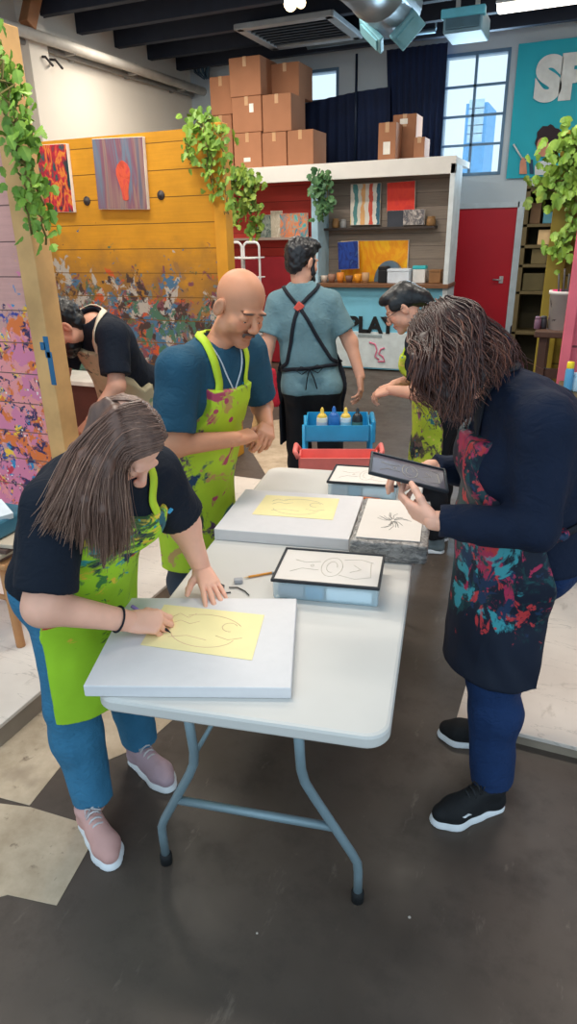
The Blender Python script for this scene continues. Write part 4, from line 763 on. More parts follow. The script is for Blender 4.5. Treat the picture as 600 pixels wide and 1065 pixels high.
for sg in (-1, 1):
    for sx in (-1, 1):
        ye = sg*.775; P = [(sx*.148, sg*.85, .70), (sx*.15, sg*.825, .52), (sx*.158, sg*.818, .47), (sx*.178, sg*.81, .42), (sx*.285, sg*.787, .2), (sx*.3, sg*.782, .16), (sx*.303, sg*.778, .12), (sx*.303, ye, .0+.015)]
        part('leg', MB().tube(P, .0135, 10), LEGM, tb, local=True)
        c_ = part('foot_cap', MB().lathe([(0, 0), (.019, 0), (.019, .035), (.014, .04)], (sx*.303, ye, 0), 12), CAP, tb, local=True)
    part('crossbar', MB().cyl((-.236, sg*.797, .3), (.236, sg*.797, .3), .0125, n=10), LEGM, tb, local=True)
    part('top_bar', MB().cyl((-.33, sg*.845, .69), (.33, sg*.845, .69), .0125, n=10), LEGM, tb, local=True)
    for sx in (-1, 1): part('brace', MB().cyl((sx*.155, sg*.82, .5), (sx*.03, sg*.33, .69), .007, n=8), LEGM, tb, local=True)
part('hinge_bar', MB().bx(-.09, .09, -.36, .36, .672, .70, .004), LEGM, tb, local=True)
BOARD = mat('canvas_white', (216, 212, 212), .7, var=.02, vs=30); 
def slab(name, label, cat, C2, ang, w, h, z0, z1, m, group=None, bev=.003):
    t = thing(name, label, cat, (C2[0], C2[1], z0), ang, group); part('stretched_canvas', MB().box((0, 0, (z1-z0)/2), (w, h, z1-z0), None, bev), m, t, local=True); return t
Z0 = .7405
slab('canvas_board', 'white canvas board under the long-haired woman\'s hands at near table end', 'canvas', (-.87, 1.357), math.radians(20.5), .53, .44, Z0, Z0+.034, BOARD)
slab('canvas_board', 'white canvas board in the middle of the table before the bald man', 'canvas', (-.966, 2.262), math.radians(10), .52, .43, Z0, Z0+.046, BOARD)
PAP = mat('yellow_paper', (242, 226, 168), .75, var=.03, vs=12)
INK = mat('pencil_ink', (196, 188, 172), .7); INK2 = mat('pink_pencil', (222, 184, 150), .7)
def sheet(name, label, pix, z, m, strokes, ink, cat='paper'):
    P = [aZ(x, y, z) for x, y in pix]; c = sum(P)/4; t = thing(name, label, cat, (c[0], c[1], z)); part('page', MB().prism([(p[0], p[1], z+.0006) for p in P], (0, 0, .0008)), m, t)
    b = MB()
    for st in strokes: b.tube([(lambda q: (q[0], q[1], z+.0016))(P[0]*(1-u)*(1-v)+P[1]*u*(1-v)+P[2]*u*v+P[3]*(1-u)*v) for u, v in st], .0011, 4, flat=.5)
    part('sketch', b, ink, t); return t
def circ(cx, cy, rx, ry, a0=0, a1=6.28, n=20): return [(cx+rx*math.cos(a), cy+ry*math.sin(a)) for a in np.linspace(a0, a1, n)]
SK = [circ(.5, .42, .3, .3, 3.4, 6.0), circ(.5, .5, .36, .36, .5, 2.2), [(.14, .7), (.2, .82), (.3, .74), (.36, .86)], [(.16, .55), (.24, .66), (.34, .6), (.42, .68)], circ(.72, .62, .07, .1, .5, 5), [(.2, .25), (.36, .33), (.55, .28)], [(.62, .4), (.74, .34), (.86, .42)]]
SK2 = [circ(.52, .52, .1, .28), circ(.52, .52, .05, .16, 0, 5), [(.62, .76), (.78, .8), (.9, .72)], [(.6, .3), (.76, .22), (.9, .3), (.88, .7)], [(.14, .3), (.24, .42), (.4, .4)], [(.15, .66), (.26, .6), (.4, .66)], circ(.33, .52, .016, .03), [(.7, .4), (.8, .5), (.72, .62)]]
sheet('yellow_paper', 'yellow sheet being drawn on by the long-haired woman', [(146, 671), (262, 687), (275, 640), (171, 629)], Z0+.034, PAP, SK, INK2)
sheet('yellow_paper', 'yellow sheet with faint sketch on the middle canvas board', [(262, 535), (346, 541), (353, 519), (277, 515)], Z0+.046, PAP, SK, INK)
# framed sheets on clear cases
FRB = mat('black_frame', (30, 34, 40), .5); SHEET = mat('pale_sketch_sheet', (222, 214, 206), .55, var=.03); CASE = glassy('clear_case', (206, 230, 240), .45, .15); TEAL = mat('teal_pack', (40, 130, 170), .5); WHT = mat('white_pack', (220, 232, 238), .6)
def frame_sheet(t, w, h, z, local_M=None):
    e = .008; f = MB(); 
    for x, y, lx, ly in ((0, -h/2+e/2, w, e), (0, h/2-e/2, w, e), (-w/2+e/2, 0, e, h-2*e), (w/2-e/2, 0, e, h-2*e)): f.box((x, y, z+.005), (lx, ly, .011), None, .002)
    s_ = MB().box((0, 0, z+.003), (w-2*e, h-2*e, .004)); k = MB(); q = lambda u, v: (-w/2+w*u, -h/2+h*v, z+.0056)
    for st in SK2: k.tube([q(u, v) for u, v in st], .0009, 4, flat=.5)
    if local_M is not None:
        for m_ in (f, s_, k): m_.xf(local_M[0], local_M[1])
    part('black_frame', f, FRB, t, local=True); part('drawing_sheet', s_, SHEET, t, local=True); part('sketch', k, INK, t, local=True)
def case_and_frame(C2, ang, w, h, hc, la, lb):
    t = thing('clear_case', la, 'case', (C2[0], C2[1], Z0), ang); part('case_shell', MB().box((0, 0, hc/2), (w-.01, h-.01, hc), None, .006), CASE, t, local=True)
    part('teal_pack', MB().box((-w*.1, 0, hc*.45), (w*.17, h*.94, hc*.7), None, .006), TEAL, t, local=True); part('white_pack', MB().box((w*.22, 0, hc*.45), (w*.42, h*.94, hc*.7), None, .006), WHT, t, local=True); part('grey_pack', MB().box((-w*.32, 0, hc*.45), (w*.24, h*.94, hc*.7), None, .006), mat('grey_pack', (150, 148, 156), .6) if 'grey_pack' not in bpy.data.materials else bpy.data.materials['grey_pack'], t, local=True)
    t2 = thing('framed_drawing', lb, 'drawing', (C2[0], C2[1], Z0+hc+.0005), ang); frame_sheet(t2, w, h, 0)
case_and_frame((-.65, 1.825), math.radians(11), .345, .235, .062, 'clear case with blue and white packs beside the orange pencil', 'black-framed drawing on clear case beside orange pencil')
case_and_frame((-.8, 2.715), math.radians(9), .31, .235, .062, 'clear case with packs at the far end of the table', 'black-framed drawing on clear case at far end of table')
# plastic-wrapped stack
def wrap_mat():
    s = NT('crinkled_wrap'); f = s.noise(34, s.obj((1, 1, 2)), 5, .7, 1.2); m = s.mix(s.rng(f, .35, .65), lin((92, 90, 90)), lin((176, 170, 164))); s.bump(f, .8, .01); return s.done(m, .25, 0, .7)
WRAP = wrap_mat(); sc_ = (-.552, 2.258); t = thing('wrapped_stack', 'grey plastic-wrapped stack of canvases with tree sketch at table edge', 'stack', (sc_[0], sc_[1], Z0), math.radians(9.8)); Vb = MB().box((0, 0, .038), (.27, .42, .076), None, .012, 3); Vv = Vb.v[0]
sd = bmesh.new(); me = bpy.data.meshes.new('tmp'); me.from_pydata(Vv.tolist(), [], Vb.f); sd.from_mesh(me); bmesh.ops.subdivide_edges(sd, edges=sd.edges[:], cuts=10, use_grid_fill=True); VV = np.array([v.co[:] for v in sd.verts]); FF = [[v.index for v in f.verts] for f in sd.faces]; sd.free()
w_ = np.where(VV[:, 2] > .01, 1, 0)*np.where(VV[:, 2] > .072, .15, 1); VV = VV+(np.c_[vnoise(VV*40, 3), vnoise(VV*40, 8), vnoise(VV*30, 4)*.5]*.007)*w_[:, None]; b = MB(); b.add(VV, FF, True); part('wrapping', b, WRAP, t, local=True)
part('top_sheet', MB().box((-.004, 0, .0795), (.225, .37, .003)), SHEET, t, local=True); k = MB(); q = lambda u, v: (-.11+.22*u, -.18+.36*v, .0815)
r_ = np.random.default_rng(3)
for i in range(26): a = r_.uniform(0, 6.28); l_ = r_.uniform(.1, .32); k.tube([q(.5+.03*math.cos(a), .45+.03*math.sin(a)), q(.5+l_*.5*math.cos(a+.3), .45+l_*.5*math.sin(a+.3)), q(.5+l_*math.cos(a), .45+l_*math.sin(a)*.8)], .0011, 4, flat=.5)
part('tree_sketch', k, mat('dark_pencil', (146, 142, 138), .7), t, local=True)
# pencils, wire
PEN = mat('pencil_orange', (226, 150, 60), .45); TIPW = mat('pencil_wood', (220, 190, 150), .6)
def pencil(p, q, z, label, m=PEN, r=.004):
    a = aZ(*p, z); c = aZ(*q, z); t = thing('pencil', label, 'pencil', (a+c)/2-A3(0, 0, r)); d = nrm(c-a); part('barrel', MB().cyl(a+d*.018, c, r, n=6), m, t); part('sharpened_tip', MB().tube([a, a+d*.018], [.0006, r], 6), TIPW, t)
    part('ferrule', MB().cyl(c-d*.012, c+d*.001, r*1.08, n=8), bpy.data.materials.get('ferrule') or mat('ferrule', (170, 170, 170), .3, .8), t)
pencil((253, 601), (286, 595), Z0+.005, 'orange pencil lying left of the near framed drawing'); pencil((399, 520), (370, 517), Z0+.005, 'orange pencil lying right of the middle canvas board', mat('pencil_red_orange', (226, 120, 60), .45), .0055)
zw = Z0+.003; b = MB(); b.tube([aZ(x, y, zw) for x, y in ((219, 603), (227, 606), (233, 609), (232, 614), (226, 613), (231, 617), (240, 616))], .0022, 6); b.tube([aZ(x, y, zw+.001) for x, y in ((238, 611), (247, 611), (255, 615), (259, 619))], .0022, 6); single('wire_clip', b, mat('dark_wire', (60, 62, 64), .4, .5), 'bent dark wire lying beside the flat hand', 'wire')
b = MB(); p = aZ(248, 606, Z0); b.box((p[0], p[1], Z0+.008), (.03, .022, .015), rotz(.5), .004); single('eraser', b, mat('eraser_grey', (172, 172, 176), .6), 'small grey eraser at tip of the orange pencil', 'eraser')
# ---------------------------------------------------------------- carts beyond the far end of the table
BLUEC = mat('cart_blue', (44, 150, 196), .4); CORAL = mat('cart_coral', (238, 124, 114), .45)
def tray(b, x0, x1, y0, y1, z0, z1, th=.006):
    b.bx(x0, x1, y0, y1, z0, z0+th); b.bx(x0, x1, y0, y0+th, z0, z1); b.bx(x0, x1, y1-th, y1, z0, z1); b.bx(x0, x0+th, y0, y1, z0, z1); b.bx(x1-th, x1, y0, y1, z0, z1)
def cart(c, ang, w, d, tops, hh, m, label, name):
    t = thing(name, label, 'cart', (c[0], c[1], 0), ang)
    for z in tops: b = MB(); tray(b, -w/2, w/2, -d/2, d/2, z, z+hh); part('tray', b, m, t, local=True)
    for sx in (-1, 1):
        for sy in (-1, 1): part('post', MB().cyl((sx*(w/2+.008), sy*(d/2-.05), .06), (sx*(w/2+.008), sy*(d/2-.05), tops[-1]+hh*.9), .012, n=10), m, t, local=True); part('caster', MB().lathe([(0, -.012), (.028, -.012), (.03, 0), (.028, .012), (0, .012)], (sx*(w/2-.01), sy*(d/2-.05), .03), 14, 1), CAP, t, local=True)
    part('handle', MB().box((w/2+.022, 0, tops[-1]+hh*.45), (.026, d*.7, .13), None, .012, 3), m, t, local=True)
    return t
a, c = aZ(316, 463, .79), aZ(386, 463, .79); ang = math.atan2(c[1]-a[1], c[0]-a[0]); wB = np.linalg.norm((c-a)[:2]); nB = A3(-math.sin(ang), math.cos(ang), 0); CB = (a+c)/2+nB*.15; zt3 = .757; CB = CB+nB*.17
cart(CB, ang, wB, .3, (.25, .757), .09, BLUEC, 'blue rolling cart with paint bottles past the table end', 'utility_cart')
a2, c2 = aZ(311, 478, .70), aZ(393, 478, .70); C2_ = (a2+c2)/2+nB*.06; 
t = thing('coral_tray', 'coral red lipped tray on a stand between table and blue cart', 'tray', (C2_[0], C2_[1], 0), ang); w2 = np.linalg.norm((c2-a2)[:2]); CORALB = MB(); tray(CORALB, -w2/2, w2/2, -.115, .05, .64, .725, .008); part('tray_body', CORALB, CORAL, t, local=True)
for sx in (-1, 1): part('grip', MB().tube([(sx*w2/2, -.1, .72), (sx*(w2/2+.02), -.09, .755), (sx*(w2/2+.02), .03, .755), (sx*w2/2, .045, .72)], .013, 8), CORAL, t, local=True)
for sx in (-1, 1):
    for yy in (-.08, .07): part('leg', MB().cyl((sx*(w2/2-.03), yy, 0), (sx*(w2/2-.03), yy, .625), .012, n=8), CORAL, t, local=True)
zb2 = zt3+.007
def squeeze(px, u, lab, body, capc, r=.031, h=.14, lbl=None):
    p = CB+A3(math.cos(ang), math.sin(ang), 0)*u-nB*.06; t = thing('paint_bottle', lab, 'bottle', (p[0], p[1], zb2), group='paint bottles in the blue cart'); bm_ = lambda n_, c: bpy.data.materials.get(n_) or mat(n_, c, .35)
    part('bottle_body', MB().lathe([(0, 0), (r*.95, 0), (r, .006), (r, h*.72), (r*.85, h*.82), (r*.5, h*.86), (0, h*.86)], (p[0], p[1], zb2), 18), bm_('bottle_%d_%d_%d' % body, body), t)
    part('cap', MB().lathe([(r*.9, h*.74), (r*.92, h*.8), (r*.6, h*.9), (r*.35, h*.92), (r*.3, h*1.08), (r*.12, h*1.16), (0, h*1.16)], (p[0], p[1], zb2), 18), bm_('cap_%d_%d_%d' % capc, capc), t)
    if lbl: part('label', MB().lathe([(r*1.015, h*.15), (r*1.015, h*.6)], (p[0], p[1], zb2), 18), bm_('lab_%d_%d_%d' % lbl, lbl), t)
squeeze(0, -.085, 'white paint bottle with yellow shoulder at left in blue cart', (226, 222, 206), (222, 186, 70), lbl=(200, 206, 214)); squeeze(0, -.02, 'blue paint bottle standing second from left in blue cart', (40, 110, 180), (30, 96, 170), .033, .145)
squeeze(0, .045, 'white paint bottle with yellow shoulder, third in blue cart', (206, 222, 230), (226, 190, 80), lbl=(150, 206, 224)); squeeze(0, .11, 'dark paint bottle with white tip at right in blue cart', (30, 34, 40), (34, 38, 44), .03, .14, (90, 130, 120))
# ================================================================== THE PEOPLE
SKIN_F = skin('skin_fair', (236, 178, 152)); SKIN_T = skin('skin_tan', (206, 142, 108)); SKIN_M = skin('skin_medium', (214, 158, 132))
V3 = lambda *a: A3(*a); t_joints = {}
def axes(J):
    u = nrm(J['neck']-J['pel']); r = J['shR']-J['shL']; r = nrm(r-u*(r@u)); return r, np.cross(u, r), u       # right, forward, up
def torso(Fd, J, g=0., hw=.17, ww=.15, cw=.165, flat=.66, belly=0, bust=0, k=.05, sh=.06, butt=.1):
    r, f, u = axes(J); pel, neck = J['pel'], J['neck']; wa = J.get('waist', pel+(neck-pel)*.4); ch = J.get('chest', wa+(neck-wa)*.58); ls = J['hipR']-J['hipL']; ls = nrm(ls); hf = nrm(np.cross(nrm(wa-pel), ls))
    Fd.cone(pel, wa, hw+g, ww+g, k, flat+.06, hf); Fd.cone(wa, ch, ww+g, cw+g, k, flat, f)
    m = (J['shR']+J['shL'])/2; Fd.cone(ch, m*.6+neck*.4-u*.03, cw+g, .1+g, k, flat, f)
    for s_ in ('R', 'L'):
        Fd.cone(neck-u*.035, J['sh'+s_], .05+g, sh+g, k); Fd.ell(J['hip'+s_]-hf*.05+A3(0, 0, .02), .1*butt/.1+g, .05)
    if belly: Fd.ell(wa+f*(ww*flat*.55)-u*.05, A3(1, 1, 1)*(belly+g), .08)
    if bust:
        for s_ in (-1, 1): Fd.ell(ch+f*(cw*flat*.72)+r*s_*.075-u*.02, bust+g, .05)
    return r, f, u
def limb(Fd, a, b, c, ra, rb, rc, g=0., k=.03, calf=0, back=None):
    Fd.cone(a, b, ra+g, rb+g, k); Fd.cone(b, c, rb*.97+g, rc+g, k)
    if calf: Fd.ell(b+(c-b)*.3+back*.018, calf+g, .04)
def figure(nm, label, J, hf, skm, par, arms, legs, hands, head=None, spots=None, fine=.0032, h=.007, hs=1.):
    base = (J['anR']+J['anL'])/2; t = thing(nm, label, 'person', (base[0], base[1], J.get('ground', 0))); t_joints[t.name] = J
    B = Fld(); r, f, u = torso(B, J, -.012, **par)
    for s_ in ('R', 'L'):
        limb(B, J['sh'+s_], J['el'+s_], J['wr'+s_], *arms); hfv = np.cross(A3(0, 0, 1), nrm(J['hipR']-J['hipL'])); limb(B, J['hip'+s_], J['kn'+s_], J['an'+s_], *legs, calf=legs[1]*.9, back=-nrm(hfv))
        toe = J.get('toe'+s_); 
        if toe is not None: B.cone(J['an'+s_]-A3(0, 0, .02), toe, .034, .024, .03)
    c, R = hf; nb = J['neck']; B.cone(nb-u*.05, c+R@A3(0, -.02, -.05)*hs, .058, .05, .03)
    L = [B.mesh(h)]
    Hd = Fld(); add_head(Hd, hf, hs, **(head or {})); Hd.cone(nb-u*.05, c+R@A3(0, -.02, -.05)*hs, .059, .052, .03); L.append(Hd.mesh(fine))
    for a in hands:
        Fd, tips, T = hand(*a[:4], **a[4]); L.append(Fd.mesh(.0028, .015))
    VQ = joinVQ(L); o = skinmesh('body', VQ, skm, t, tint(VQ[0], spots or face_spots(hf, hs)))
    return t, (r, f, u)
def sleeve(Fd, a, b, frac, ra, rb, k=.03, b2=None):
    """from the shoulder towards the elbow; cut square at the cuff"""
    e = a+(b-a)*frac; Fd.cone(a, e, ra, rb, k, clip=0.)
def shirt(t, J, par, m, g=.012, sl=.8, sr=(.078, .07), hem=None, long=None, name='shirt', wr=(.005, (13, 13, 8), 1, .002), collar=True, h=.0065, kk=.05):
    S = Fld(); r, f, u = torso(S, J, g, **par)
    for s_ in ('R', 'L'):
        if long:
            e = J['wr'+s_]+(J['el'+s_]-J['wr'+s_])*.06; S.cone(J['sh'+s_], J['el'+s_], long[0], long[1], .04); S.cone(J['el'+s_], e, long[1], long[2], .02, clip=0.)
        else: sleeve(S, J['sh'+s_], J['el'+s_], sl, *sr)
    nb = J['neck']
    if hem is not None: S.cut(hem[0], hem[1])
    if collar: S.cone(nb-u*.045, nb+u*.028+f*.0, .076, .066, .02, clip=0.); S.cone(nb-u*.02, nb+u*.12+f*.02, .056, .06, .006, op='sub')
    return skinmesh(name, S.mesh(h), m, t, None, wr)
def trousers(t, J, par, m, leg=(.1, .078, .066), top=.1, g=.006, wr=(.004, (16, 16, 7), 4, .002), hemz=.07, name='trousers', h=.0065):
    S = Fld(); pel = J['pel']; wa = J.get('waist', pel+(J['neck']-pel)*.4); ls = nrm(J['hipR']-J['hipL']); hf = nrm(np.cross(nrm(wa-pel), ls)); u = nrm(wa-pel)
    hw = par.get('hw', .17); fl = par.get('flat', .66)+.06; S.cone(pel-u*.02, pel+u*top, hw+g, hw*.97+g, .06, fl, hf, clip=0.)
    for s_ in ('R', 'L'):
        a = J['an'+s_]; k_ = J['kn'+s_]; e = a+(k_-a)*.03; S.cone(J['hip'+s_], k_, leg[0], leg[1], .035); S.cone(k_, e, leg[1], leg[2], .03, clip=0.); S.ell(J['hip'+s_]-hf*.055+A3(0, 0, .01), par.get('butt', .1)*1.02, .05)
        S.ell(k_+(a-k_)*.32-hf*.015, leg[1]*.95, .04)
    return skinmesh(name, S.mesh(h), m, t, None, wr)
def apron(t, J, par, m, g=.026, hem=.5, bib=None, bibw=.14, wrap=-.03, skirt=None, wr=(.004, (9, 9, 5), 6, .002), h=.006, taper=.16, drop=None, lean=None, skfl=None):
    S = Fld(); r, f, u = torso(S, J, g, **{**par, 'k': .09}); pel = J['pel']; wa = J.get('waist', pel+(J['neck']-pel)*.4); ls = nrm(J['hipR']-J['hipL']); hf = np.cross(A3(0, 0, 1), ls); hf = nrm(A3(hf[0], hf[1], 0)); ls2 = np.cross(hf, A3(0, 0, 1))
    hw = par.get('hw', .17); fl = skfl or par.get('flat', .66)+.1; sk = skirt or (hw+.045, hw+.055); dz = A3(0, 0, pel[2]-hem); off = hf*.015 if lean is None else lean
    a, b = pel+A3(0, 0, .02)+hf*.01, pel-dz*1.2+off
    S.cone(a, b, sk[0], sk[1], .07, fl, hf)
    S.cone(pel-A3(0, 0, .16)+hf*.0, b-A3(0, 0, .2), sk[0]-.018, sk[1]-.018, .01, fl, hf, op='sub'); S.cone(b, b-A3(0, 0, .3), sk[1]-.018, sk[1]-.018, .004, fl, hf, op='sub')
    top = bib if bib is not None else J['neck']-u*.14
    def msk(P, F_):
        q = P-pel; z = q@u; side = np.abs(q@r); fr = np.where(z > .1, q@f-((wa-pel)@f), q@hf); lim = np.where(z > .12, bibw+np.clip((.3-z), 0, .2)*taper*2.4, 1.)
        F_ = np.maximum(F_, (P-top)@u); F_ = np.maximum(F_, np.where(z > .12, side-lim, -1)); F_ = np.maximum(F_, (wrap+.05*np.clip((z+.06)/.15, 0, 1)-fr)); return np.maximum(F_, hem-P[..., 2])
    S.post.append(msk); return skinmesh('apron', S.mesh(h), m, t, None, wr)
from mathutils.bvhtree import BVHTree
def onto(t, pts, off=.005, n=8):
    """a path laid on the garment it runs over"""
    g = [o for o in t.children if o.name.split('.')[0] in ('shirt', 'sweater')][0]; me = g.data; o_ = np.array(root_loc(t)); bv = BVHTree.FromPolygons([v.co[:] for v in me.vertices], [p.vertices[:] for p in me.polygons]); P = np.array(pts, float); k = np.linspace(0, len(P)-1, (len(P)-1)*n+1)
    Q = np.stack([np.interp(k, np.arange(len(P)), P[:, i]) for i in range(3)], 1); R_ = []
    J = t_joints[t.name]; r_, f_, u_ = axes(J)
    for q in Q:
        c_ = J['neck']-u_*max(.15, (J['neck']-q)@u_); d_ = nrm(q-c_); l, nn, _, _ = bv.ray_cast(Vector(c_+d_*.6-o_), Vector(-d_))
        if l is None: l, nn, _, _ = bv.find_nearest(Vector(q-o_))
        R_.append(np.array(l)+np.array(nn)*off+o_)
    R_ = np.array(R_)
    for _ in range(2): R_[1:-1] = R_[1:-1]*.5+(R_[:-2]+R_[2:])*.25
    return R_
def ribbon(P, t, w, th=.004):
    g = [o for o in t.children if o.name.split('.')[0] in ('shirt', 'sweater')][0]; me = g.data; o_ = np.array(root_loc(t)); bv = BVHTree.FromPolygons([v.co[:] for v in me.vertices], [p.vertices[:] for p in me.polygons]); T = np.gradient(P, axis=0); V = []
    for p, d in zip(P, T): nn = np.array(bv.find_nearest(Vector(p-o_))[1]); sd = nrm(np.cross(d, nn)); V += [p-sd*w, p+sd*w, p+sd*w+nn*th, p-sd*w+nn*th]
    m_ = len(P); b = MB(); b.add(V, [(i*4+j, i*4+(j+1) % 4, i*4+4+(j+1) % 4, i*4+4+j) for i in range(m_-1) for j in range(4)]+[(0, 1, 2, 3), ((m_-1)*4+3, (m_-1)*4+2, (m_-1)*4+1, (m_-1)*4)], True); return b
def strap(t, pts, m, w=.014, th=.25, name='apron_strap', free=False):
    if free: b = MB(); b.tube(pts, w, 8, True, th)
    else: b = ribbon(onto(t, pts, .006), t, w)
    return part(name, b, m, t)
LIMES = [(60, 90, 50), (40, 150, 150), (190, 70, 60), (30, 50, 70), (60, 120, 60), (220, 190, 60), (40, 100, 110)]
LIME_A = splat('lime_apron_paint', (160, 208, 40), LIMES, 12, .22, .7, .2, 1.05, stretch=(1, 1, 1.4), bump=.1)
LIME_B = splat('lime_apron_messy', (178, 206, 44), [(40, 90, 110), (180, 70, 100), (60, 70, 60), (30, 60, 90), (190, 150, 90), (90, 60, 90)], 5.5, .25, .7, stretch=(1, 1, 1.2), bump=.1)
LIME_D = splat('lime_apron_mixed', (186, 200, 54), [(120, 90, 80), (40, 110, 120), (140, 80, 110), (30, 50, 50), (220, 200, 90), (90, 80, 60)], 11, .27, .7, bump=.1)
NAVYA = splat('navy_apron_paint', (16, 26, 44), [(14, 44, 52), (20, 54, 60), (170, 44, 80), (24, 70, 74), (190, 56, 60), (26, 50, 80), (60, 150, 160)], 15, .22, .6, .45, .75, stretch=(1, 1, .8), bump=.1)
BEIGE = splat('beige_apron_paint', (186, 172, 140), [(100, 90, 70), (120, 140, 110), (70, 60, 60)], 9, .2, .75)
BLACKT = cloth('black_cotton', (15, 23, 36)); TEALT = cloth('teal_blue_cotton', (34, 76, 98)); GREYT = cloth('grey_green_cotton', (104, 134, 142))
SWEAT = cloth('navy_sweater', (12, 24, 46)); JEAN = cloth('blue_denim', (56, 116, 150), fs=12, fold=.6); JEAN2 = cloth('dark_blue_denim', (20, 46, 86), fs=12, fold=.6); BLACKP = mat('black_trouser', (16, 18, 24), .9)
LIMESTR = mat('lime_strap', (190, 216, 50), .7); BLKSTR = mat('black_strap', (20, 24, 34), .8); WHITES = mat('white_rubber', (226, 228, 230), .5); PINKK = mat('pink_knit', (206, 158, 150), .8, bump=.4, bs=400); MAUVEK = mat('mauve_knit', (176, 150, 158), .8, bump=.4, bs=400); BLACKK = mat('black_knit', (18, 19, 22), .75, bump=.4, bs=400); LACE = mat('lace_grey', (196, 190, 190), .8); LACEB = mat('lace_black', (34, 35, 38), .8)
HB = hair_mat('brown_hair', (74, 50, 42), (126, 92, 76), (188, 152, 130)); HE = hair_mat('dark_wavy_hair', (34, 20, 20), (72, 42, 36), (146, 88, 62)); HK = hair_mat('black_hair', (14, 14, 18), (30, 28, 32), (58, 58, 66))

# ------------------------------------------------------------------ the long-haired woman drawing at the near end
A = dict(pel=V3(-1.33, 1.40, .87), waist=V3(-1.295, 1.395, 1.02), neck=V3(-1.125, 1.375, 1.245), shR=V3(-1.19, 1.215, 1.185), shL=V3(-1.095, 1.525, 1.18), elR=V3(-1.185, 1.115, .945), wrR=V3(-1.062, 1.295, .822), elL=V3(-1.075, 1.635, .98), wrL=V3(-1.03, 1.648, .822),
         hipR=V3(-1.325, 1.315, .84), hipL=V3(-1.325, 1.495, .84), knR=V3(-1.325, 1.285, .46), knL=V3(-1.32, 1.535, .46), anR=V3(-1.285, 1.265, .085), anL=V3(-1.30, 1.56, .085))
parA = dict(hw=.17, ww=.16, cw=.168, flat=.72, belly=.1, bust=.07, butt=.1)
hfA = headframe((-1.075, 1.385, 1.315), (.62, -.05, -.78), (.75, 0, .6))
wdir = nrm(aZ(176, 658, .78)-A['wrR']); 
tA, axA = figure('person', 'woman with long brown hair in black tee and lime apron, drawing', A, hfA, SKIN_F, parA, (.056, .05, .03), (.09, .06, .042),
   [(A['wrR'], A3(.8, .45, -.12), A3(.25, -.45, .85), -1, dict(curl=((.75, .75, .3), (.85, .95, .5), (1.0, 1.1, .6), (1.05, 1.15, .6)), tc=(.55, .35, .1), s=.95, fat=1.08)),
    (A['wrL'], A3(.62, -.55, -.22), A3(.15, .1, 1), 1, dict(curl=(.1, .1, .1, .12), tc=(.15, .05, .0), s=.95, spread=.16, fat=1.05))])
shirt(tA, A, parA, BLACKT, .012, .82, (.082, .08), hem=(A['pel']+A3(.0, 0, .0), A3(-.2, 0, -1)), wr=(.006, (12, 12, 8), 1, .0025))
trousers(tA, A, parA, JEAN, (.1, .082, .066), .09)
apron(tA, A, parA, LIME_A, .028, .465, bib=A['neck']-axA[2]*.075+axA[1]*.1, bibw=.14, wrap=.03, skirt=(.205, .215), lean=A3(.02, -.012, 0), skfl=.66)
r_, f_, u_ = axA
for sg in (-1, 1): strap(tA, [A['neck']-u_*.10+f_*.165+r_*sg*.115, A['neck']-u_*.04+f_*.13+r_*sg*.085, A['neck']-u_*.0+f_*.05+r_*sg*.075, A['neck']+u_*.03-f_*.06+r_*sg*.045, A['neck']+u_*.03-f_*.075], LIMESTR, .013)
for s_, hp, dr, kn in (('R', (-1.325, 1.255), (.86, -.5), PINKK), ('L', (-1.345, 1.555), (.93, -.35), MAUVEK)): shoe(tA, hp, dr, .25, kn, WHITES, LACE, A['an'+s_])
eyes(hfA, tA)
b = MB(); wv = nrm(A['wrR']-A['elR']); wc = A['wrR']-wv*.035; q1 = nrm(np.cross(wv, A3(0, 0, 1))); q2 = np.cross(wv, q1); b.tube([wc+(q1*math.cos(a)+q2*math.sin(a))*.036 for a in np.linspace(0, 2*math.pi, 25)], .0032, 6); part('wristband', b, BLKSTR, tA)
b = MB(); c_ = A['neck']-u_*.10+f_*.136-r_*.12; c_ = onto(tA, [c_, c_+r_*.001], .002, 1)[0]; b.box(c_, (.004, .045, .01), np.stack([f_, r_, u_], 1)); part('shirt_print', b, mat('shirt_print_white', (196, 206, 214), .7), tA); b = MB(); b.box(c_-r_*.03+u_*.012+f_*.002, (.006, .016, .018), np.stack([f_, r_, u_], 1)@rotx(.6), .002); part('shirt_print', b, mat('shirt_print_blue', (60, 160, 210), .7), tA)
# her hair: under-volume and long locks from a centre parting
def scalp(hf, side, fw, up, s=1.): c, R = hf; return c+R@(nrm(A3(side, fw, up))*A3(.084, .104, .094)*s+A3(0, -.012, .036)*s)
D_ = lambda x, y, D: aD(x, y, D)
gA = [[scalp(hfA, .0, -.35, .9), scalp(hfA, .7, -.5, .55), D_(78, 468, 1.60), D_(58, 505, 1.545), D_(44, 535, 1.53), D_(34, 552, 1.54)],
      [scalp(hfA, .0, .0, 1), scalp(hfA, .8, -.3, .5), D_(88, 475, 1.57), D_(72, 510, 1.51), D_(58, 540, 1.50), D_(48, 556, 1.51)],
      [scalp(hfA, .0, .3, .95), scalp(hfA, .9, 0, .4), D_(100, 480, 1.56), D_(88, 520, 1.50), D_(86, 550, 1.495), D_(84, 575, 1.50)],
      [scalp(hfA, .0, .5, .86), scalp(hfA, .92, .25, .3), D_(112, 485, 1.57), D_(106, 530, 1.52), D_(106, 560, 1.52), D_(108, 590, 1.53)],
      [scalp(hfA, .02, .68, .73), scalp(hfA, .85, .45, .2), D_(122, 492, 1.60), D_(122, 530, 1.56), D_(124, 560, 1.56), D_(122, 585, 1.56)],
      [scalp(hfA, .05, .75, .66), scalp(hfA, .8, .58, .12), D_(126, 495, 1.62), D_(130, 530, 1.59), D_(133, 552, 1.58), D_(132, 570, 1.58)]]
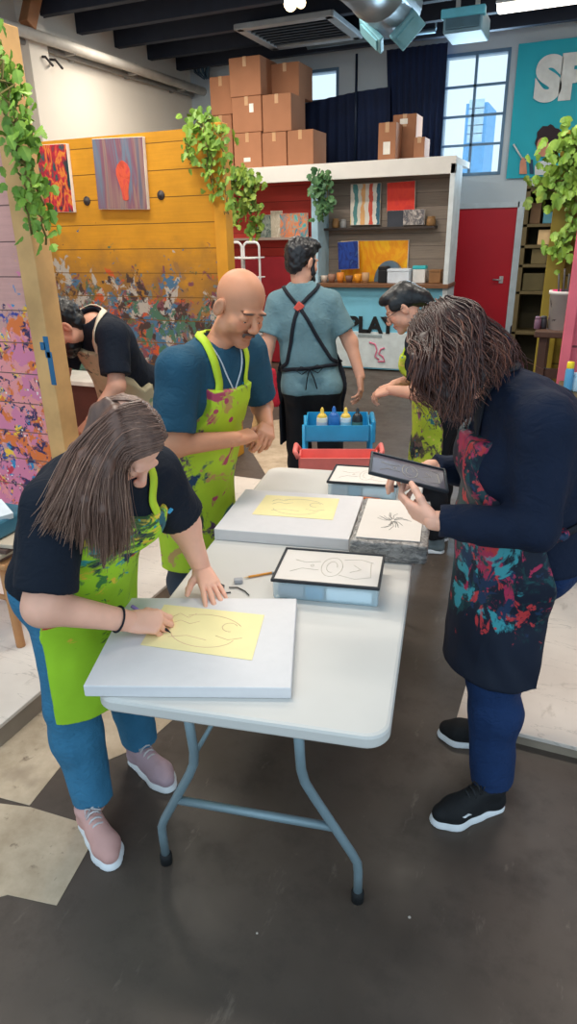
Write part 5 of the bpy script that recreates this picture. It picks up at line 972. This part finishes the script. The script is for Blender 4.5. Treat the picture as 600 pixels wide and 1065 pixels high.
gL = [[scalp(hfA, .0, .62, .78), scalp(hfA, -.7, .5, .5), scalp(hfA, -1.0, .1, .0), A['neck']-r_*.07+u_*.06, A['neck']-r_*.1-f_*.05], [scalp(hfA, 0, .2, .97), scalp(hfA, -.8, .0, .5), scalp(hfA, -1.0, -.3, -.1), A['neck']-r_*.08+u_*.02-f_*.08, A['neck']-r_*.08-f_*.12-u_*.06], [scalp(hfA, 0, -.4, .9), scalp(hfA, -.4, -.9, .3), scalp(hfA, -.4, -1.05, -.3), A['neck']-f_*.1, A['neck']-f_*.14-u_*.1], [scalp(hfA, 0, -.4, .9), scalp(hfA, .4, -.9, .3), scalp(hfA, .5, -1.0, -.2), D_(72, 490, 1.64), D_(50, 525, 1.57)]]
cap = Fld(); c, R = hfA; cap.ell(c+R@A3(0, -.018, .038), (.075, .091, .081), .02, R)
for g in gA[:4]: 
    for i in range(1, 5): cap.cone(g[i], g[i+1], .012 if i < 3 else .009, .01 if i < 3 else .004, .03)
for g in gL: cap.cone(g[1], g[2], .011, .011, .03); cap.cone(g[2], g[3], .011, .01, .03)
cv, cq = cap.mesh(.006); cv = wrinkle(cv, cq, .001, (30, 30, 8), 3, .001); lk = locks(gA, 1500, .0027, .0125, rng=np.random.default_rng(2), tipj=.016, hf=hfA, wave=.005, waves=1.3); l2 = locks(gL, 700, .0027, .008, rng=np.random.default_rng(4), tipj=.008, hf=hfA)
HK3 = lambda VQ: (VQ, np.full((len(VQ[0]), 3), .3))
def hair_obj(t, cap, builders, m, name='hair'):
    b = MB(); b.add(cap[0], [tuple(q) for q in cap[1]], True); cols = [np.full(len(cap[0]), .22)]
    for k in builders: V = np.concatenate(k.v); b.add(V, k.f, True); cols.append(k.cols)
    V = np.concatenate(b.v)-np.array(root_loc(t)); me = bpy.data.meshes.new(name); me.from_pydata(V.tolist(), [], b.f); me.polygons.foreach_set('use_smooth', [True]*len(b.f)); me.update()
    at = me.color_attributes.new('Col', 'FLOAT_COLOR', 'POINT'); c4 = np.ones((len(V), 4), np.float32); c4[:, :3] = np.concatenate(cols)[:, None]; at.data.foreach_set('color', c4.ravel()); return link(name, me, m, t)
hair_obj(tA, (cv, cq), [lk, l2], HB)
# her pen
pa, pb = aZ(177.5, 658, Z0+.038), D_(138, 631, 1.66); pt = thing('pen', 'purple and black pen in the drawing woman\'s hand', 'pen', (pa+pb)/2); d = nrm(pb-pa); part('barrel', MB().tube([pa+d*.012, pb], [.0042, .0048], 10), mat('pen_black', (26, 22, 34), .3), pt); part('tip', MB().tube([pa, pa+d*.013], [.0008, .004], 8), bpy.data.materials['pen_black'], pt); part('cap', MB().tube([pb-d*.045, pb+d*.004], [.0058, .0056], 10), mat('pen_purple', (160, 130, 200), .35), pt)

# ------------------------------------------------------------------ the bald man at the left of the table
Bm = dict(pel=V3(-1.50, 2.37, .92), waist=V3(-1.45, 2.365, 1.06), neck=V3(-1.325, 2.345, 1.40), shR=V3(-1.375, 2.155, 1.35), shL=V3(-1.285, 2.55, 1.365), elR=V3(-1.385, 2.085, 1.075), wrR=V3(-1.215, 2.285, 1.06), elL=V3(-1.295, 2.70, 1.09), wrL=V3(-1.18, 2.50, 1.055),
          hipR=V3(-1.5, 2.27, .89), hipL=V3(-1.48, 2.47, .89), knR=V3(-1.49, 2.26, .48), knL=V3(-1.47, 2.5, .48), anR=V3(-1.51, 2.25, .085), anL=V3(-1.49, 2.52, .085))
parB = dict(hw=.17, ww=.165, cw=.18, flat=.72, belly=.105, butt=.1, sh=.066)
hfB = headframe((-1.222, 2.383, 1.56), (.80, -.42, -.43), (.3, 0, .95))
tB, axB = figure('person', 'bald man in teal tee and lime apron looking down at his hands', Bm, hfB, SKIN_T, parB, (.056, .048, .031), (.085, .058, .042),
   [(Bm['wrR'], A3(.35, .93, .0), A3(.1, -.45, .9), -1, dict(curl=((.8, .9, .5), (.85, 1, .5), (.9, 1, .5), (.95, 1, .5)), tc=(.4, .3, .1), s=1.02, fat=1.1)), (Bm['wrL'], A3(.35, -.85, -.1), A3(.5, .1, .8), 1, dict(curl=((.7, .9, .5), (.75, 1, .5), (.8, 1, .5), (.85, 1, .5)), tc=(.4, .3, .1), s=1.02, fat=1.08))],
   dict(w=1.04, jaw=1.15, nose=1.03), face_spots(hfB, 1.0, (.82, .6, .56), (.72, .66, .64), (.32, .27, .25)), fine=.003, hs=1.1)
shirt(tB, Bm, parB, TEALT, .012, .8, (.086, .08), hem=(Bm['pel']-A3(0, 0, .06), A3(0, 0, -1)), wr=(.006, (11, 11, 8), 2, .0025))
trousers(tB, Bm, parB, mat('grey_trouser', (52, 60, 70), .85), (.1, .078, .066)); r_, f_, u_ = axB
apron(tB, Bm, parB, LIME_B, .03, .46, bib=Bm['neck']-u_*.1+f_*.1, bibw=.125, wrap=-.05, skirt=(.205, .215), taper=.2)
for sg in (-1, 1): strap(tB, [Bm['neck']-u_*.14+f_*.165+r_*sg*.11, Bm['neck']-u_*.06+f_*.14+r_*sg*.095, Bm['neck']-u_*.01+f_*.07+r_*sg*.085, Bm['neck']+u_*.045-f_*.035+r_*sg*.066, Bm['neck']+u_*.05-f_*.07], LIMESTR, .017)
b = MB(); b.tube(onto(tB, [Bm['neck']+r_*.06+f_*.03+u_*.0, Bm['neck']+r_*.035+f_*.1-u_*.06, Bm['neck']+f_*.135-u_*.12, Bm['neck']-r_*.035+f_*.1-u_*.06, Bm['neck']-r_*.06+f_*.03], .004), .0032, 6); part('necklace', b, mat('cord_white', (206, 214, 220), .5), tB)
b = MB(); b.box(onto(tB, [Bm['neck']-u_*.10+f_*.15-r_*.1, Bm['neck']-u_*.10+f_*.15-r_*.101], .002, 1)[0], (.004, .04, .02), np.stack([f_, r_, u_], 1)@rotx(.3)); part('shirt_print', b, bpy.data.materials['shirt_print_blue'], tB)
eyes(hfB, tB, 1.1)
for s_ in 'RL': shoe(tB, (Bm['an'+s_][0]-.04, Bm['an'+s_][1]), (1, -.1), .27, BLACKK, WHITES, None, Bm['an'+s_])
c, R = hfB; b = Fld(); b.ell(c+R@A3(0, .098, -.05)*1.1, A3(.024, .007, .005), .004, R); 
for sg in (-1, 1): b.ell(c+R@A3(sg*.022, .092, -.058)*1.1, A3(.006, .006, .01), .006, R)
skinmesh('moustache', b.mesh(.002, .01), mat('grey_moustache', (92, 74, 66), .8), tB); b = Fld()
for sg in (-1, 1): b.ell(c+R@A3(sg*.034, .0905, .0225)*1.1, A3(.021, .006, .004), .004, R@roty(sg*.12)@rotz(-sg*.35))
skinmesh('eyebrows', b.mesh(.002, .01), mat('greying_brow', (84, 66, 58), .8), tB)

# ------------------------------------------------------------------ the dark-haired man walking away
Cm = dict(pel=V3(-1.535, 3.94, .93), waist=V3(-1.54, 3.92, 1.08), neck=V3(-1.575, 3.90, 1.51), shR=V3(-1.425, 3.96, 1.42), shL=V3(-1.705, 3.85, 1.42), elR=V3(-1.30, 4.01, 1.185), wrR=V3(-1.215, 3.96, .985), elL=V3(-1.765, 3.78, 1.17), wrL=V3(-1.745, 3.68, .95),
          hipR=V3(-1.45, 3.98, .9), hipL=V3(-1.615, 3.91, .9), knR=V3(-1.43, 4.02, .5), knL=V3(-1.63, 3.95, .5), anR=V3(-1.42, 3.9, .085), anL=V3(-1.65, 4.02, .085))
parC = dict(hw=.155, ww=.15, cw=.165, flat=.68, butt=.095, sh=.06)
hfC = headframe((-1.585, 3.93, 1.655), (-.15, .97, -.12), (0, 0, 1))
hfC = headframe((-1.58, 3.925, 1.655), (.42, .88, -.2), (0, 0, 1))
tC, axC = figure('person', 'dark-haired man in grey tee and crossed apron straps, seen from behind', Cm, hfC, SKIN_M, parC, (.052, .044, .03), (.082, .056, .042),
   [(Cm['wrR'], A3(.12, -.12, -.98), A3(.95, .1, .1), -1, dict(curl=(.35, .4, .45, .5), tc=(.2, .2, .1), s=1.02)), (Cm['wrL'], A3(.0, -.3, -.95), A3(-.9, .2, 0), 1, dict(curl=(.35, .4, .45, .5), tc=(.2, .2, .1), s=1.02))], None, None, .005, .009)
shirt(tC, Cm, parC, GREYT, .014, .72, (.074, .072), hem=(Cm['pel']-A3(0, 0, .05), A3(0, 0, -1)), h=.008)
trousers(tC, Cm, parC, BLACKP, (.098, .078, .07), h=.009); r_, f_, u_ = axC
apron(tC, Cm, parC, mat('black_apron', (18, 22, 32), .8), .03, .52, bib=Cm['neck']-u_*.12+f_*.1, bibw=.13, wrap=.0, skirt=(.21, .21), h=.009, wr=(.003, (9, 9, 5), 6, .001))
wz = Cm['waist']-u_*.02
bk = lambda a, h_, d_=.138: wz+r_*a+u_*h_-f_*d_
for sg in (-1, 1): strap(tC, [Cm['neck']+r_*sg*.085-u_*.02+f_*.05, Cm['neck']+r_*sg*.075-u_*.035-f_*.045, bk(sg*.04-.025, .415, .128), bk(-.035, .38, .142), bk(-sg*.09-.02, .19, .137), bk(-sg*.15, .03, .1), bk(-sg*.19, -.01, .03)], BLKSTR, .011)
part('strap_patch', MB().box(onto(tC, [bk(-.035, .38, .15), bk(-.035, .381, .15)], .01, 1)[0], (.045, .012, .05), np.stack([r_, f_, u_], 1)@roty(.785), .004), mat('red_patch', (214, 84, 70), .6), tC)
strap(tC, [bk(-.19, -.02, .03), bk(-.13, -.005, .122), bk(0, -.005, .15), bk(.13, -.005, .122), bk(.19, -.02, .03)], BLKSTR, .011, name='apron_tie')
for sg in (-1, 1):
    strap(tC, [bk(0, -.005, .155), bk(sg*.05, .02, .17), bk(sg*.085, .0, .165), bk(sg*.05, -.03, .165), bk(0, -.005, .155)], BLKSTR, .008, name='apron_bow', free=True); strap(tC, [bk(0, -.005, .155), bk(sg*.02, -.06, .16), bk(sg*.035, -.13, .155)], BLKSTR, .008, name='apron_bow', free=True)
cap = Fld(); c, R = hfC; cap.ell(c+R@A3(0, -.028, .05), (.087, .098, .088), .02, R); cap.ell(c+R@A3(0, .05, .1), (.065, .06, .035), .03, R); cap.ell(c+R@A3(0, -.06, -.02), (.07, .05, .06), .03, R)
for sg in (-1, 1): cap.cone(c+R@A3(sg*.074, .02, .01), c+R@A3(sg*.07, .03, -.06), .012, .014, .02)
V, Q = cap.mesh(.006); V = wrinkle(V, Q, .006, (32, 32, 32), 2, .004); skinmesh('hair', (V, Q), HK, tC, np.full((len(V), 3), .3))
bd = Fld(); bd.ell(c+R@A3(0, .045, -.085), (.058, .06, .045), .02, R); bd.ell(c+R@A3(0, .095, -.05), (.032, .014, .016), .015, R); bd.ell(c+R@A3(0, .08, -.105), (.032, .03, .025), .02, R); V, Q = bd.mesh(.005); skinmesh('beard', (wrinkle(V, Q, .003, (50, 50, 50), 2, .002), Q), HK, tC); eyes(hfC, tC)
for s_ in 'RL': shoe(tC, (Cm['an'+s_][0]+.01, Cm['an'+s_][1]-.05), (-.2, .95), .28, BLACKK, BLACKK, None, Cm['an'+s_])

# the cloths he carries
cl = Fld(); p0 = aD(272, 412, 4.0); u0 = RT0; d0 = A3(0, 0, -1.)
for k, (a, l_) in enumerate(((-.035, .2), (.0, .23), (.035, .19))): cl.cone(p0+u0*a*.4, p0+u0*a+d0*l_+FH*(.01*k), .018, .034, .03, .6, FH)
V, Q = cl.mesh(.006); t = thing('tan_cloth', 'crumpled tan cloth hanging from the walking man\'s left hand', 'cloth', p0); skinmesh('folds', (wrinkle(V, Q, .006, (40, 40, 14), 3, .003), Q), cloth('tan_cloth', (206, 160, 104)), t)
cl = Fld(); p1 = aD(284, 386, 4.07); cl.cone(p1, p1+d0*.2+u0*.01, .016, .026, .02, .6, FH); V, Q = cl.mesh(.006); t = thing('red_cloth', 'red cloth held beside the tan one at walking man\'s hip', 'cloth', p1); skinmesh('folds', (wrinkle(V, Q, .004, (40, 40, 14), 6, .003), Q), cloth('red_cloth', (190, 36, 52)), t)

# ------------------------------------------------------------------ the woman in glasses reaching over the blue cart
Dm = dict(pel=V3(-.66, 3.80, .87), waist=V3(-.69, 3.79, 1.0), neck=V3(-.785, 3.73, 1.325), shR=V3(-.76, 3.905, 1.27), shL=V3(-.77, 3.555, 1.27), elR=V3(-.80, 3.96, 1.02), wrR=V3(-.96, 3.80, .985), elL=V3(-.735, 3.46, 1.02), wrL=V3(-.905, 3.50, 1.02),
          hipR=V3(-.66, 3.885, .84), hipL=V3(-.66, 3.71, .84), knR=V3(-.69, 3.89, .46), knL=V3(-.69, 3.70, .46), anR=V3(-.64, 3.88, .085), anL=V3(-.63, 3.70, .085))
parD = dict(hw=.165, ww=.145, cw=.155, flat=.7, bust=.065, butt=.1)
hfD = headframe((-.895, 3.67, 1.43), (-.8, -.2, -.55), (-.4, 0, .9))
tD, axD = figure('person', 'woman in glasses with dark tied hair and lime apron, reaching over blue cart', Dm, hfD, SKIN_M, parD, (.046, .04, .027), (.082, .055, .04),
   [(Dm['wrR'], A3(-.85, -.3, -.25), A3(-.2, .2, .95), -1, dict(curl=(.5, .55, .6, .6), tc=(.4, .3, .1), s=.92)), (Dm['wrL'], A3(-.93, .1, -.3), A3(-.2, -.4, .9), 1, dict(curl=((.5, .6, .3), (.6, .7, .4), .7, .75), tc=(.4, .3, .1), s=.92))], dict(w=.96, jaw=.9), face_spots(hfD, .97, brow=(.4, .34, .32)), .004, .008, .97)
shirt(tD, Dm, parD, BLACKT, .012, .72, (.068, .066), hem=(Dm['pel']-A3(0, 0, .04), A3(0, 0, -1)), h=.008)
trousers(tD, Dm, parD, BLACKP, (.096, .074, .062), h=.008); r_, f_, u_ = axD
apron(tD, Dm, parD, LIME_D, .028, .5, bib=Dm['neck']-u_*.1+f_*.1, bibw=.13, wrap=-.04, skirt=(.205, .215), h=.007, wr=(.006, (9, 9, 6), 6, .003))
for sg in (-1, 1): strap(tD, [Dm['neck']-u_*.12+f_*.14+r_*sg*.11, Dm['neck']-u_*.05+f_*.115+r_*sg*.095, Dm['neck']-u_*.0+f_*.05+r_*sg*.08, Dm['neck']+u_*.03-f_*.05+r_*sg*.05, Dm['neck']+u_*.03-f_*.07], LIMESTR, .016)
for s_ in 'RL': shoe(tD, (Dm['an'+s_][0]+.05, Dm['an'+s_][1]), (-1, -.12), .25, mat('grey_sneaker', (110, 120, 122), .7) if s_ == 'R' else bpy.data.materials['grey_sneaker'], WHITES, LACE, Dm['an'+s_])
cap = Fld(); c, R = hfD; cap.ell(c+R@A3(0, -.03, .045), (.082, .092, .085), .02, R); cap.ell(c+R@A3(0, .045, .088), (.06, .05, .032), .03, R); cap.ell(c+R@A3(0, -.1, .0), (.055, .05, .05), .03, R); cap.ell(c+R@A3(0, -.13, -.05), (.03, .03, .06), .03, R)
for sg in (-1, 1): cap.ell(c+R@A3(sg*.068, .02, .035), (.016, .04, .035), .02, R)
V, Q = cap.mesh(.005); skinmesh('hair', (wrinkle(V, Q, .0015, (40, 12, 40), 2, .001), Q), HK, tD); eyes(hfD, tD, .97)
b = MB(); T = lambda x, y, z: c+R@A3(x, y, z)*.97
for sg in (-1, 1): b.tube([T(sg*.034+.025*math.cos(a), .106, -.002+.02*math.sin(a)) for a in np.linspace(0, 6.283, 19)], .0018, 6); b.tube([T(sg*.059, .104, .002), T(sg*.08, .05, .004), T(sg*.082, -.005, .0)], .0016, 6)
b.tube([T(-.01, .108, .002), T(0, .112, .004), T(.01, .108, .002)], .0016, 6); part('eyeglasses', b, mat('dark_spectacle', (40, 34, 40), .4), tD)

# ------------------------------------------------------------------ the dark-sweatered woman at the right
E_ = dict(pel=V3(-.075, 2.0, .93), waist=V3(-.07, 1.985, 1.09), chest=V3(-.085, 1.965, 1.25), neck=V3(-.205, 1.94, 1.42), shR=V3(-.185, 2.12, 1.335), shL=V3(-.05, 1.80, 1.35), elR=V3(-.195, 2.20, 1.07), wrR=V3(-.385, 2.035, 1.115), elL=V3(-.045, 1.745, 1.08), wrL=V3(-.305, 1.715, 1.075),
          hipR=V3(-.09, 2.075, .9), hipL=V3(-.06, 1.925, .9), knR=V3(-.115, 2.075, .5), knL=V3(-.105, 1.875, .49), anR=V3(-.075, 2.105, .085), anL=V3(-.07, 1.83, .085))
parE = dict(hw=.16, ww=.17, cw=.185, flat=.78, bust=.08, butt=.115, belly=.11)
hfE = headframe((-.325, 1.885, 1.515), (-.82, -.1, -.55), (-.4, 0, .9))
tE, axE = figure('person', 'woman in navy sweater with wavy dark hair and black sneakers at right', E_, hfE, SKIN_F, parE, (.05, .044, .028), (.085, .058, .042),
   [(E_['wrR'], A3(-.93, -.25, -.1), A3(-.1, .1, 1), -1, dict(curl=((.5, .6, .3), (.5, .7, .4), .6, .65), tc=(.5, .25, .1), s=.96)), (E_['wrL'], A3(-.85, .45, .1), A3(-.1, -.8, -.45), 1, dict(curl=((.3, .6, .4), (.3, .6, .4), .5, .5), tc=(.3, .25, .1), s=.96))])
shirt(tE, E_, parE, SWEAT, .014, hem=(E_['pel']-A3(0, 0, .03), A3(0, 0, -1)), long=(.078, .064, .046), name='sweater', wr=(.006, (13, 13, 9), 1, .003))
trousers(tE, E_, parE, JEAN2, (.1, .083, .07)); r_, f_, u_ = axE
apron(tE, E_, parE, NAVYA, .03, .5, bib=E_['neck']-u_*.12+f_*.1, bibw=.13, wrap=-.07, skirt=(.215, .215), wr=(.006, (9, 9, 5), 6, .003), lean=A3(-.03, -.01, 0))
for sg in (-1, 1): strap(tE, [E_['neck']-u_*.14+f_*.17+r_*sg*.11, E_['neck']-u_*.06+f_*.13+r_*sg*.09, E_['neck']-u_*.0+f_*.05+r_*sg*.08, E_['neck']+u_*.03-f_*.05+r_*sg*.05, E_['neck']+u_*.03-f_*.07], BLKSTR, .013)
strap(tE, [E_['waist']-u_*.05-r_*.17+f_*.02, E_['waist']-u_*.055-r_*.15-f_*.09, E_['waist']-u_*.06-f_*.16, E_['waist']-u_*.055+r_*.15-f_*.09], BLKSTR, .012, name='apron_tie')
h1, t1 = aZ(522, 836, 0), aZ(447, 857, 0); h2, t2 = aZ(534, 781, 0), aZ(455, 768, 0)
shoe(tE, h1, t1-h1, .27, BLACKK, WHITES, LACEB, E_['anL'], sole_h=.04); shoe(tE, (-.03, 2.115), (-1, -.02), .27, BLACKK, WHITES, LACEB, E_['anR'], sole_h=.04); eyes(hfE, tE)
b = MB(); d_ = nrm((t1-h1)*A3(1, 1, 0)); n_ = A3(-d_[1], d_[0], 0); P5 = lambda u, v, z: A3(h1[0], h1[1], 0)+d_*u*.27+n_*v*.27+A3(0, 0, z); b.tube([P5(.56, .178, .05), P5(.61, .188, .058), P5(.66, .19, .052), P5(.72, .18, .056)], [.001, .004, .004, .001], 6); part('side_mark', b, WHITES, tE)
gE = [[scalp(hfE, 0, .7, .72), scalp(hfE, -.6, .72, .45), D_(432, 372, 1.74), D_(438, 400, 1.73), D_(452, 425, 1.72)],
      [scalp(hfE, 0, .5, .87), scalp(hfE, -.85, .5, .35), D_(448, 380, 1.71), D_(458, 410, 1.70), D_(470, 437, 1.70)],
      [scalp(hfE, 0, .2, .97), scalp(hfE, -.95, .2, .3), D_(462, 382, 1.70), D_(472, 412, 1.69), D_(480, 440, 1.70)],
      [scalp(hfE, 0, -.1, 1), scalp(hfE, -.95, -.15, .3), D_(480, 376, 1.70), D_(488, 402, 1.69), D_(492, 425, 1.70)],
      [scalp(hfE, 0, -.4, .9), scalp(hfE, -.75, -.65, .3), D_(497, 365, 1.74), D_(502, 386, 1.73), D_(500, 405, 1.71)],
      [scalp(hfE, 0, -.5, .86), scalp(hfE, -.35, -.95, .25), D_(508, 358, 1.80), D_(516, 372, 1.79), D_(520, 385, 1.77)],
      [scalp(hfE, 0, -.5, .86), scalp(hfE, .4, -.95, .2), E_['neck']-f_*.07+u_*.06+r_*.05, E_['neck']-f_*.1+r_*.08-u_*.0, E_['neck']-f_*.11+r_*.1-u_*.06],
      [scalp(hfE, 0, .1, 1), scalp(hfE, .95, -.1, .2), E_['neck']+r_*.11+u_*.04, E_['neck']+r_*.12-u_*.02+f_*.03, E_['neck']+r_*.13-u_*.07+f_*.08],
      [scalp(hfE, 0, .65, .76), scalp(hfE, .85, .5, .2), E_['neck']+r_*.09+u_*.02+f_*.13, E_['neck']+r_*.1-u_*.05+f_*.14, E_['neck']+r_*.1-u_*.1+f_*.14]]
cap = Fld(); c, R = hfE; cap.ell(c+R@A3(0, -.018, .038), (.075, .091, .081), .02, R)
for g in gE:
    for i in range(1, len(g)-1): cap.cone(g[i], g[i+1], .01, .008 if i < 3 else .004, .03)
cv, cq = cap.mesh(.006); cv = wrinkle(cv, cq, .002, (26, 26, 14), 3, .001); hair_obj(tE, (cv, cq), [locks(gE, 1900, .0027, .0135, wave=.017, waves=1.9, rng=np.random.default_rng(8), tipj=.03, hf=hfE)], HE)
# the framed sheet she turns in her hands
pc = D_(424, 492, 1.86); t = thing('framed_drawing', 'dark smoky sheet held flat in the sweatered woman\'s hands', 'drawing', pc, math.radians(14)); _S = SHEET; SHEET = mat('smoky_sheet', (92, 84, 94), .3); frame_sheet(t, .235, .16, 0, (rotx(math.radians(4))@roty(math.radians(13)), A3(0, 0, 0))); SHEET = _S

# ------------------------------------------------------------------ the bearded man stooping behind the pink partition
G = dict(pel=V3(-2.525, 3.380, 0.970), waist=V3(-2.510, 3.280, 1.100), neck=V3(-2.465, 3.040, 1.400), shR=V3(-2.645, 3.100, 1.330), shL=V3(-2.295, 2.980, 1.330), elR=V3(-2.725, 3.020, 1.090), wrR=V3(-2.705, 2.880, 0.890), elL=V3(-2.250, 2.900, 1.080), wrL=V3(-2.355, 2.780, 0.910), ground=.1,
         hipR=V3(-2.615, 3.400, 0.940), hipL=V3(-2.435, 3.380, 0.940), knR=V3(-2.625, 3.340, 0.570), knL=V3(-2.425, 3.300, 0.570), anR=V3(-2.625, 3.380, 0.185), anL=V3(-2.415, 3.350, 0.185))
parG = dict(hw=.165, ww=.16, cw=.18, flat=.72, butt=.095, sh=.066)
hfG = headframe((-2.575, 2.945, 1.375), (-.6, -.5, -.62), (-.5, -.3, .8))
tG, axG = figure('person', 'bearded man in black tee and beige apron stooping behind pink partition', G, hfG, SKIN_M, parG, (.052, .044, .03), (.085, .058, .042),
   [(G['wrR'], A3(-.2, -.7, -.65), A3(-.4, -.5, .7), -1, dict(curl=(.4, .45, .5, .5), s=1.)), (G['wrL'], A3(-.6, -.3, -.6), A3(-.3, -.6, .7), 1, dict(curl=(.4, .45, .5, .5), s=1.))], None, None, .005, .009)
shirt(tG, G, parG, BLACKT, .014, .78, (.086, .082), hem=(G['pel']-A3(0, 0, .04), A3(0, 0, -1)), h=.008)
trousers(tG, G, parG, BLACKP, (.098, .078, .07), h=.009); r_, f_, u_ = axG
apron(tG, G, parG, BEIGE, .03, .62, bib=G['neck']-u_*.1+f_*.1, bibw=.13, wrap=-.0, skirt=(.21, .215), h=.008)
for sg in (-1, 1): strap(tG, [G['neck']-u_*.12+f_*.155+r_*sg*.11, G['neck']-u_*.03+f_*.115+r_*sg*.1, G['neck']+u_*.01+f_*.03+r_*sg*.085, G['neck']+u_*.03-f_*.06+r_*sg*.05, G['neck']+u_*.03-f_*.075], mat('cream_strap', (214, 204, 182), .7) if sg < 0 else bpy.data.materials['cream_strap'], .015)
cap = Fld(); c, R = hfG; cap.ell(c+R@A3(0, -.026, .05), (.087, .098, .088), .02, R); cap.ell(c+R@A3(0, .05, .095), (.065, .055, .035), .03, R); cap.ell(c+R@A3(0, -.06, -.02), (.07, .05, .06), .03, R)
V, Q = cap.mesh(.006); skinmesh('hair', (wrinkle(V, Q, .006, (30, 30, 30), 5, .004), Q), HK, tG)
bd = Fld(); bd.ell(c+R@A3(0, .045, -.085), (.06, .06, .05), .02, R); bd.ell(c+R@A3(0, .095, -.05), (.032, .014, .016), .015, R); bd.ell(c+R@A3(0, .08, -.11), (.036, .034, .036), .02, R); V, Q = bd.mesh(.005); skinmesh('beard', (wrinkle(V, Q, .003, (50, 50, 50), 2, .002), Q), HK, tG); eyes(hfG, tG)
for s_ in 'RL': shoe(tG, (G['an'+s_][0]+.04, G['an'+s_][1]+.02), (-.3, -.9), .28, BLACKK, BLACKK, None, G['an'+s_], lift=.1)
# ================================================================== LIGHT
wd = bpy.data.worlds.new('world'); SC.world = wd; wd.use_nodes = True; nt = wd.node_tree; bg = nt.nodes['Background']
bg.inputs['Color'].default_value = (.66, .85, 1.0, 1); bg.inputs['Strength'].default_value = 1.35
def lamp(name, loc, energy, size, col, rot=(0, 0, 0), sy=None):
    l = bpy.data.lights.new(name, 'AREA'); l.energy = energy; l.size = size; l.color = col
    if sy: l.shape = 'RECTANGLE'; l.size_y = sy
    o = bpy.data.objects.new(name, l); COL.objects.link(o); o.location = loc; o.rotation_euler = rot; return o
for i, (x, y, e) in enumerate(((-1.6, 2.2, 60), (-3.4, 4.0, 70), (-.2, 4.2, 60), (-2.6, 6.8, 90), (.6, 7.6, 60), (-4.6, 7.8, 60))):
    lamp('ceiling_lamp', (x, y, ZC-.3), e, 1.6, (1, .93, .82), (0, 0, 0), .3)
# daylight of the high window, aimed into the room
lamp('window_light', ((W1[0]+W1[1])/2, YB-.1, (W1[2]+W1[3])/2), 60, .8, (.55, .8, 1), (math.radians(-90), 0, 0), 1.6)
vs = SC.view_settings; vs.view_transform = 'Standard'; vs.look = 'None'; vs.exposure = .06; vs.gamma = 1.; vs.use_curve_mapping = False
SC.cycles.max_bounces = 6; SC.cycles.diffuse_bounces = 4; SC.cycles.transparent_max_bounces = 8
try: SC.cycles.use_denoising = True
except Exception: pass
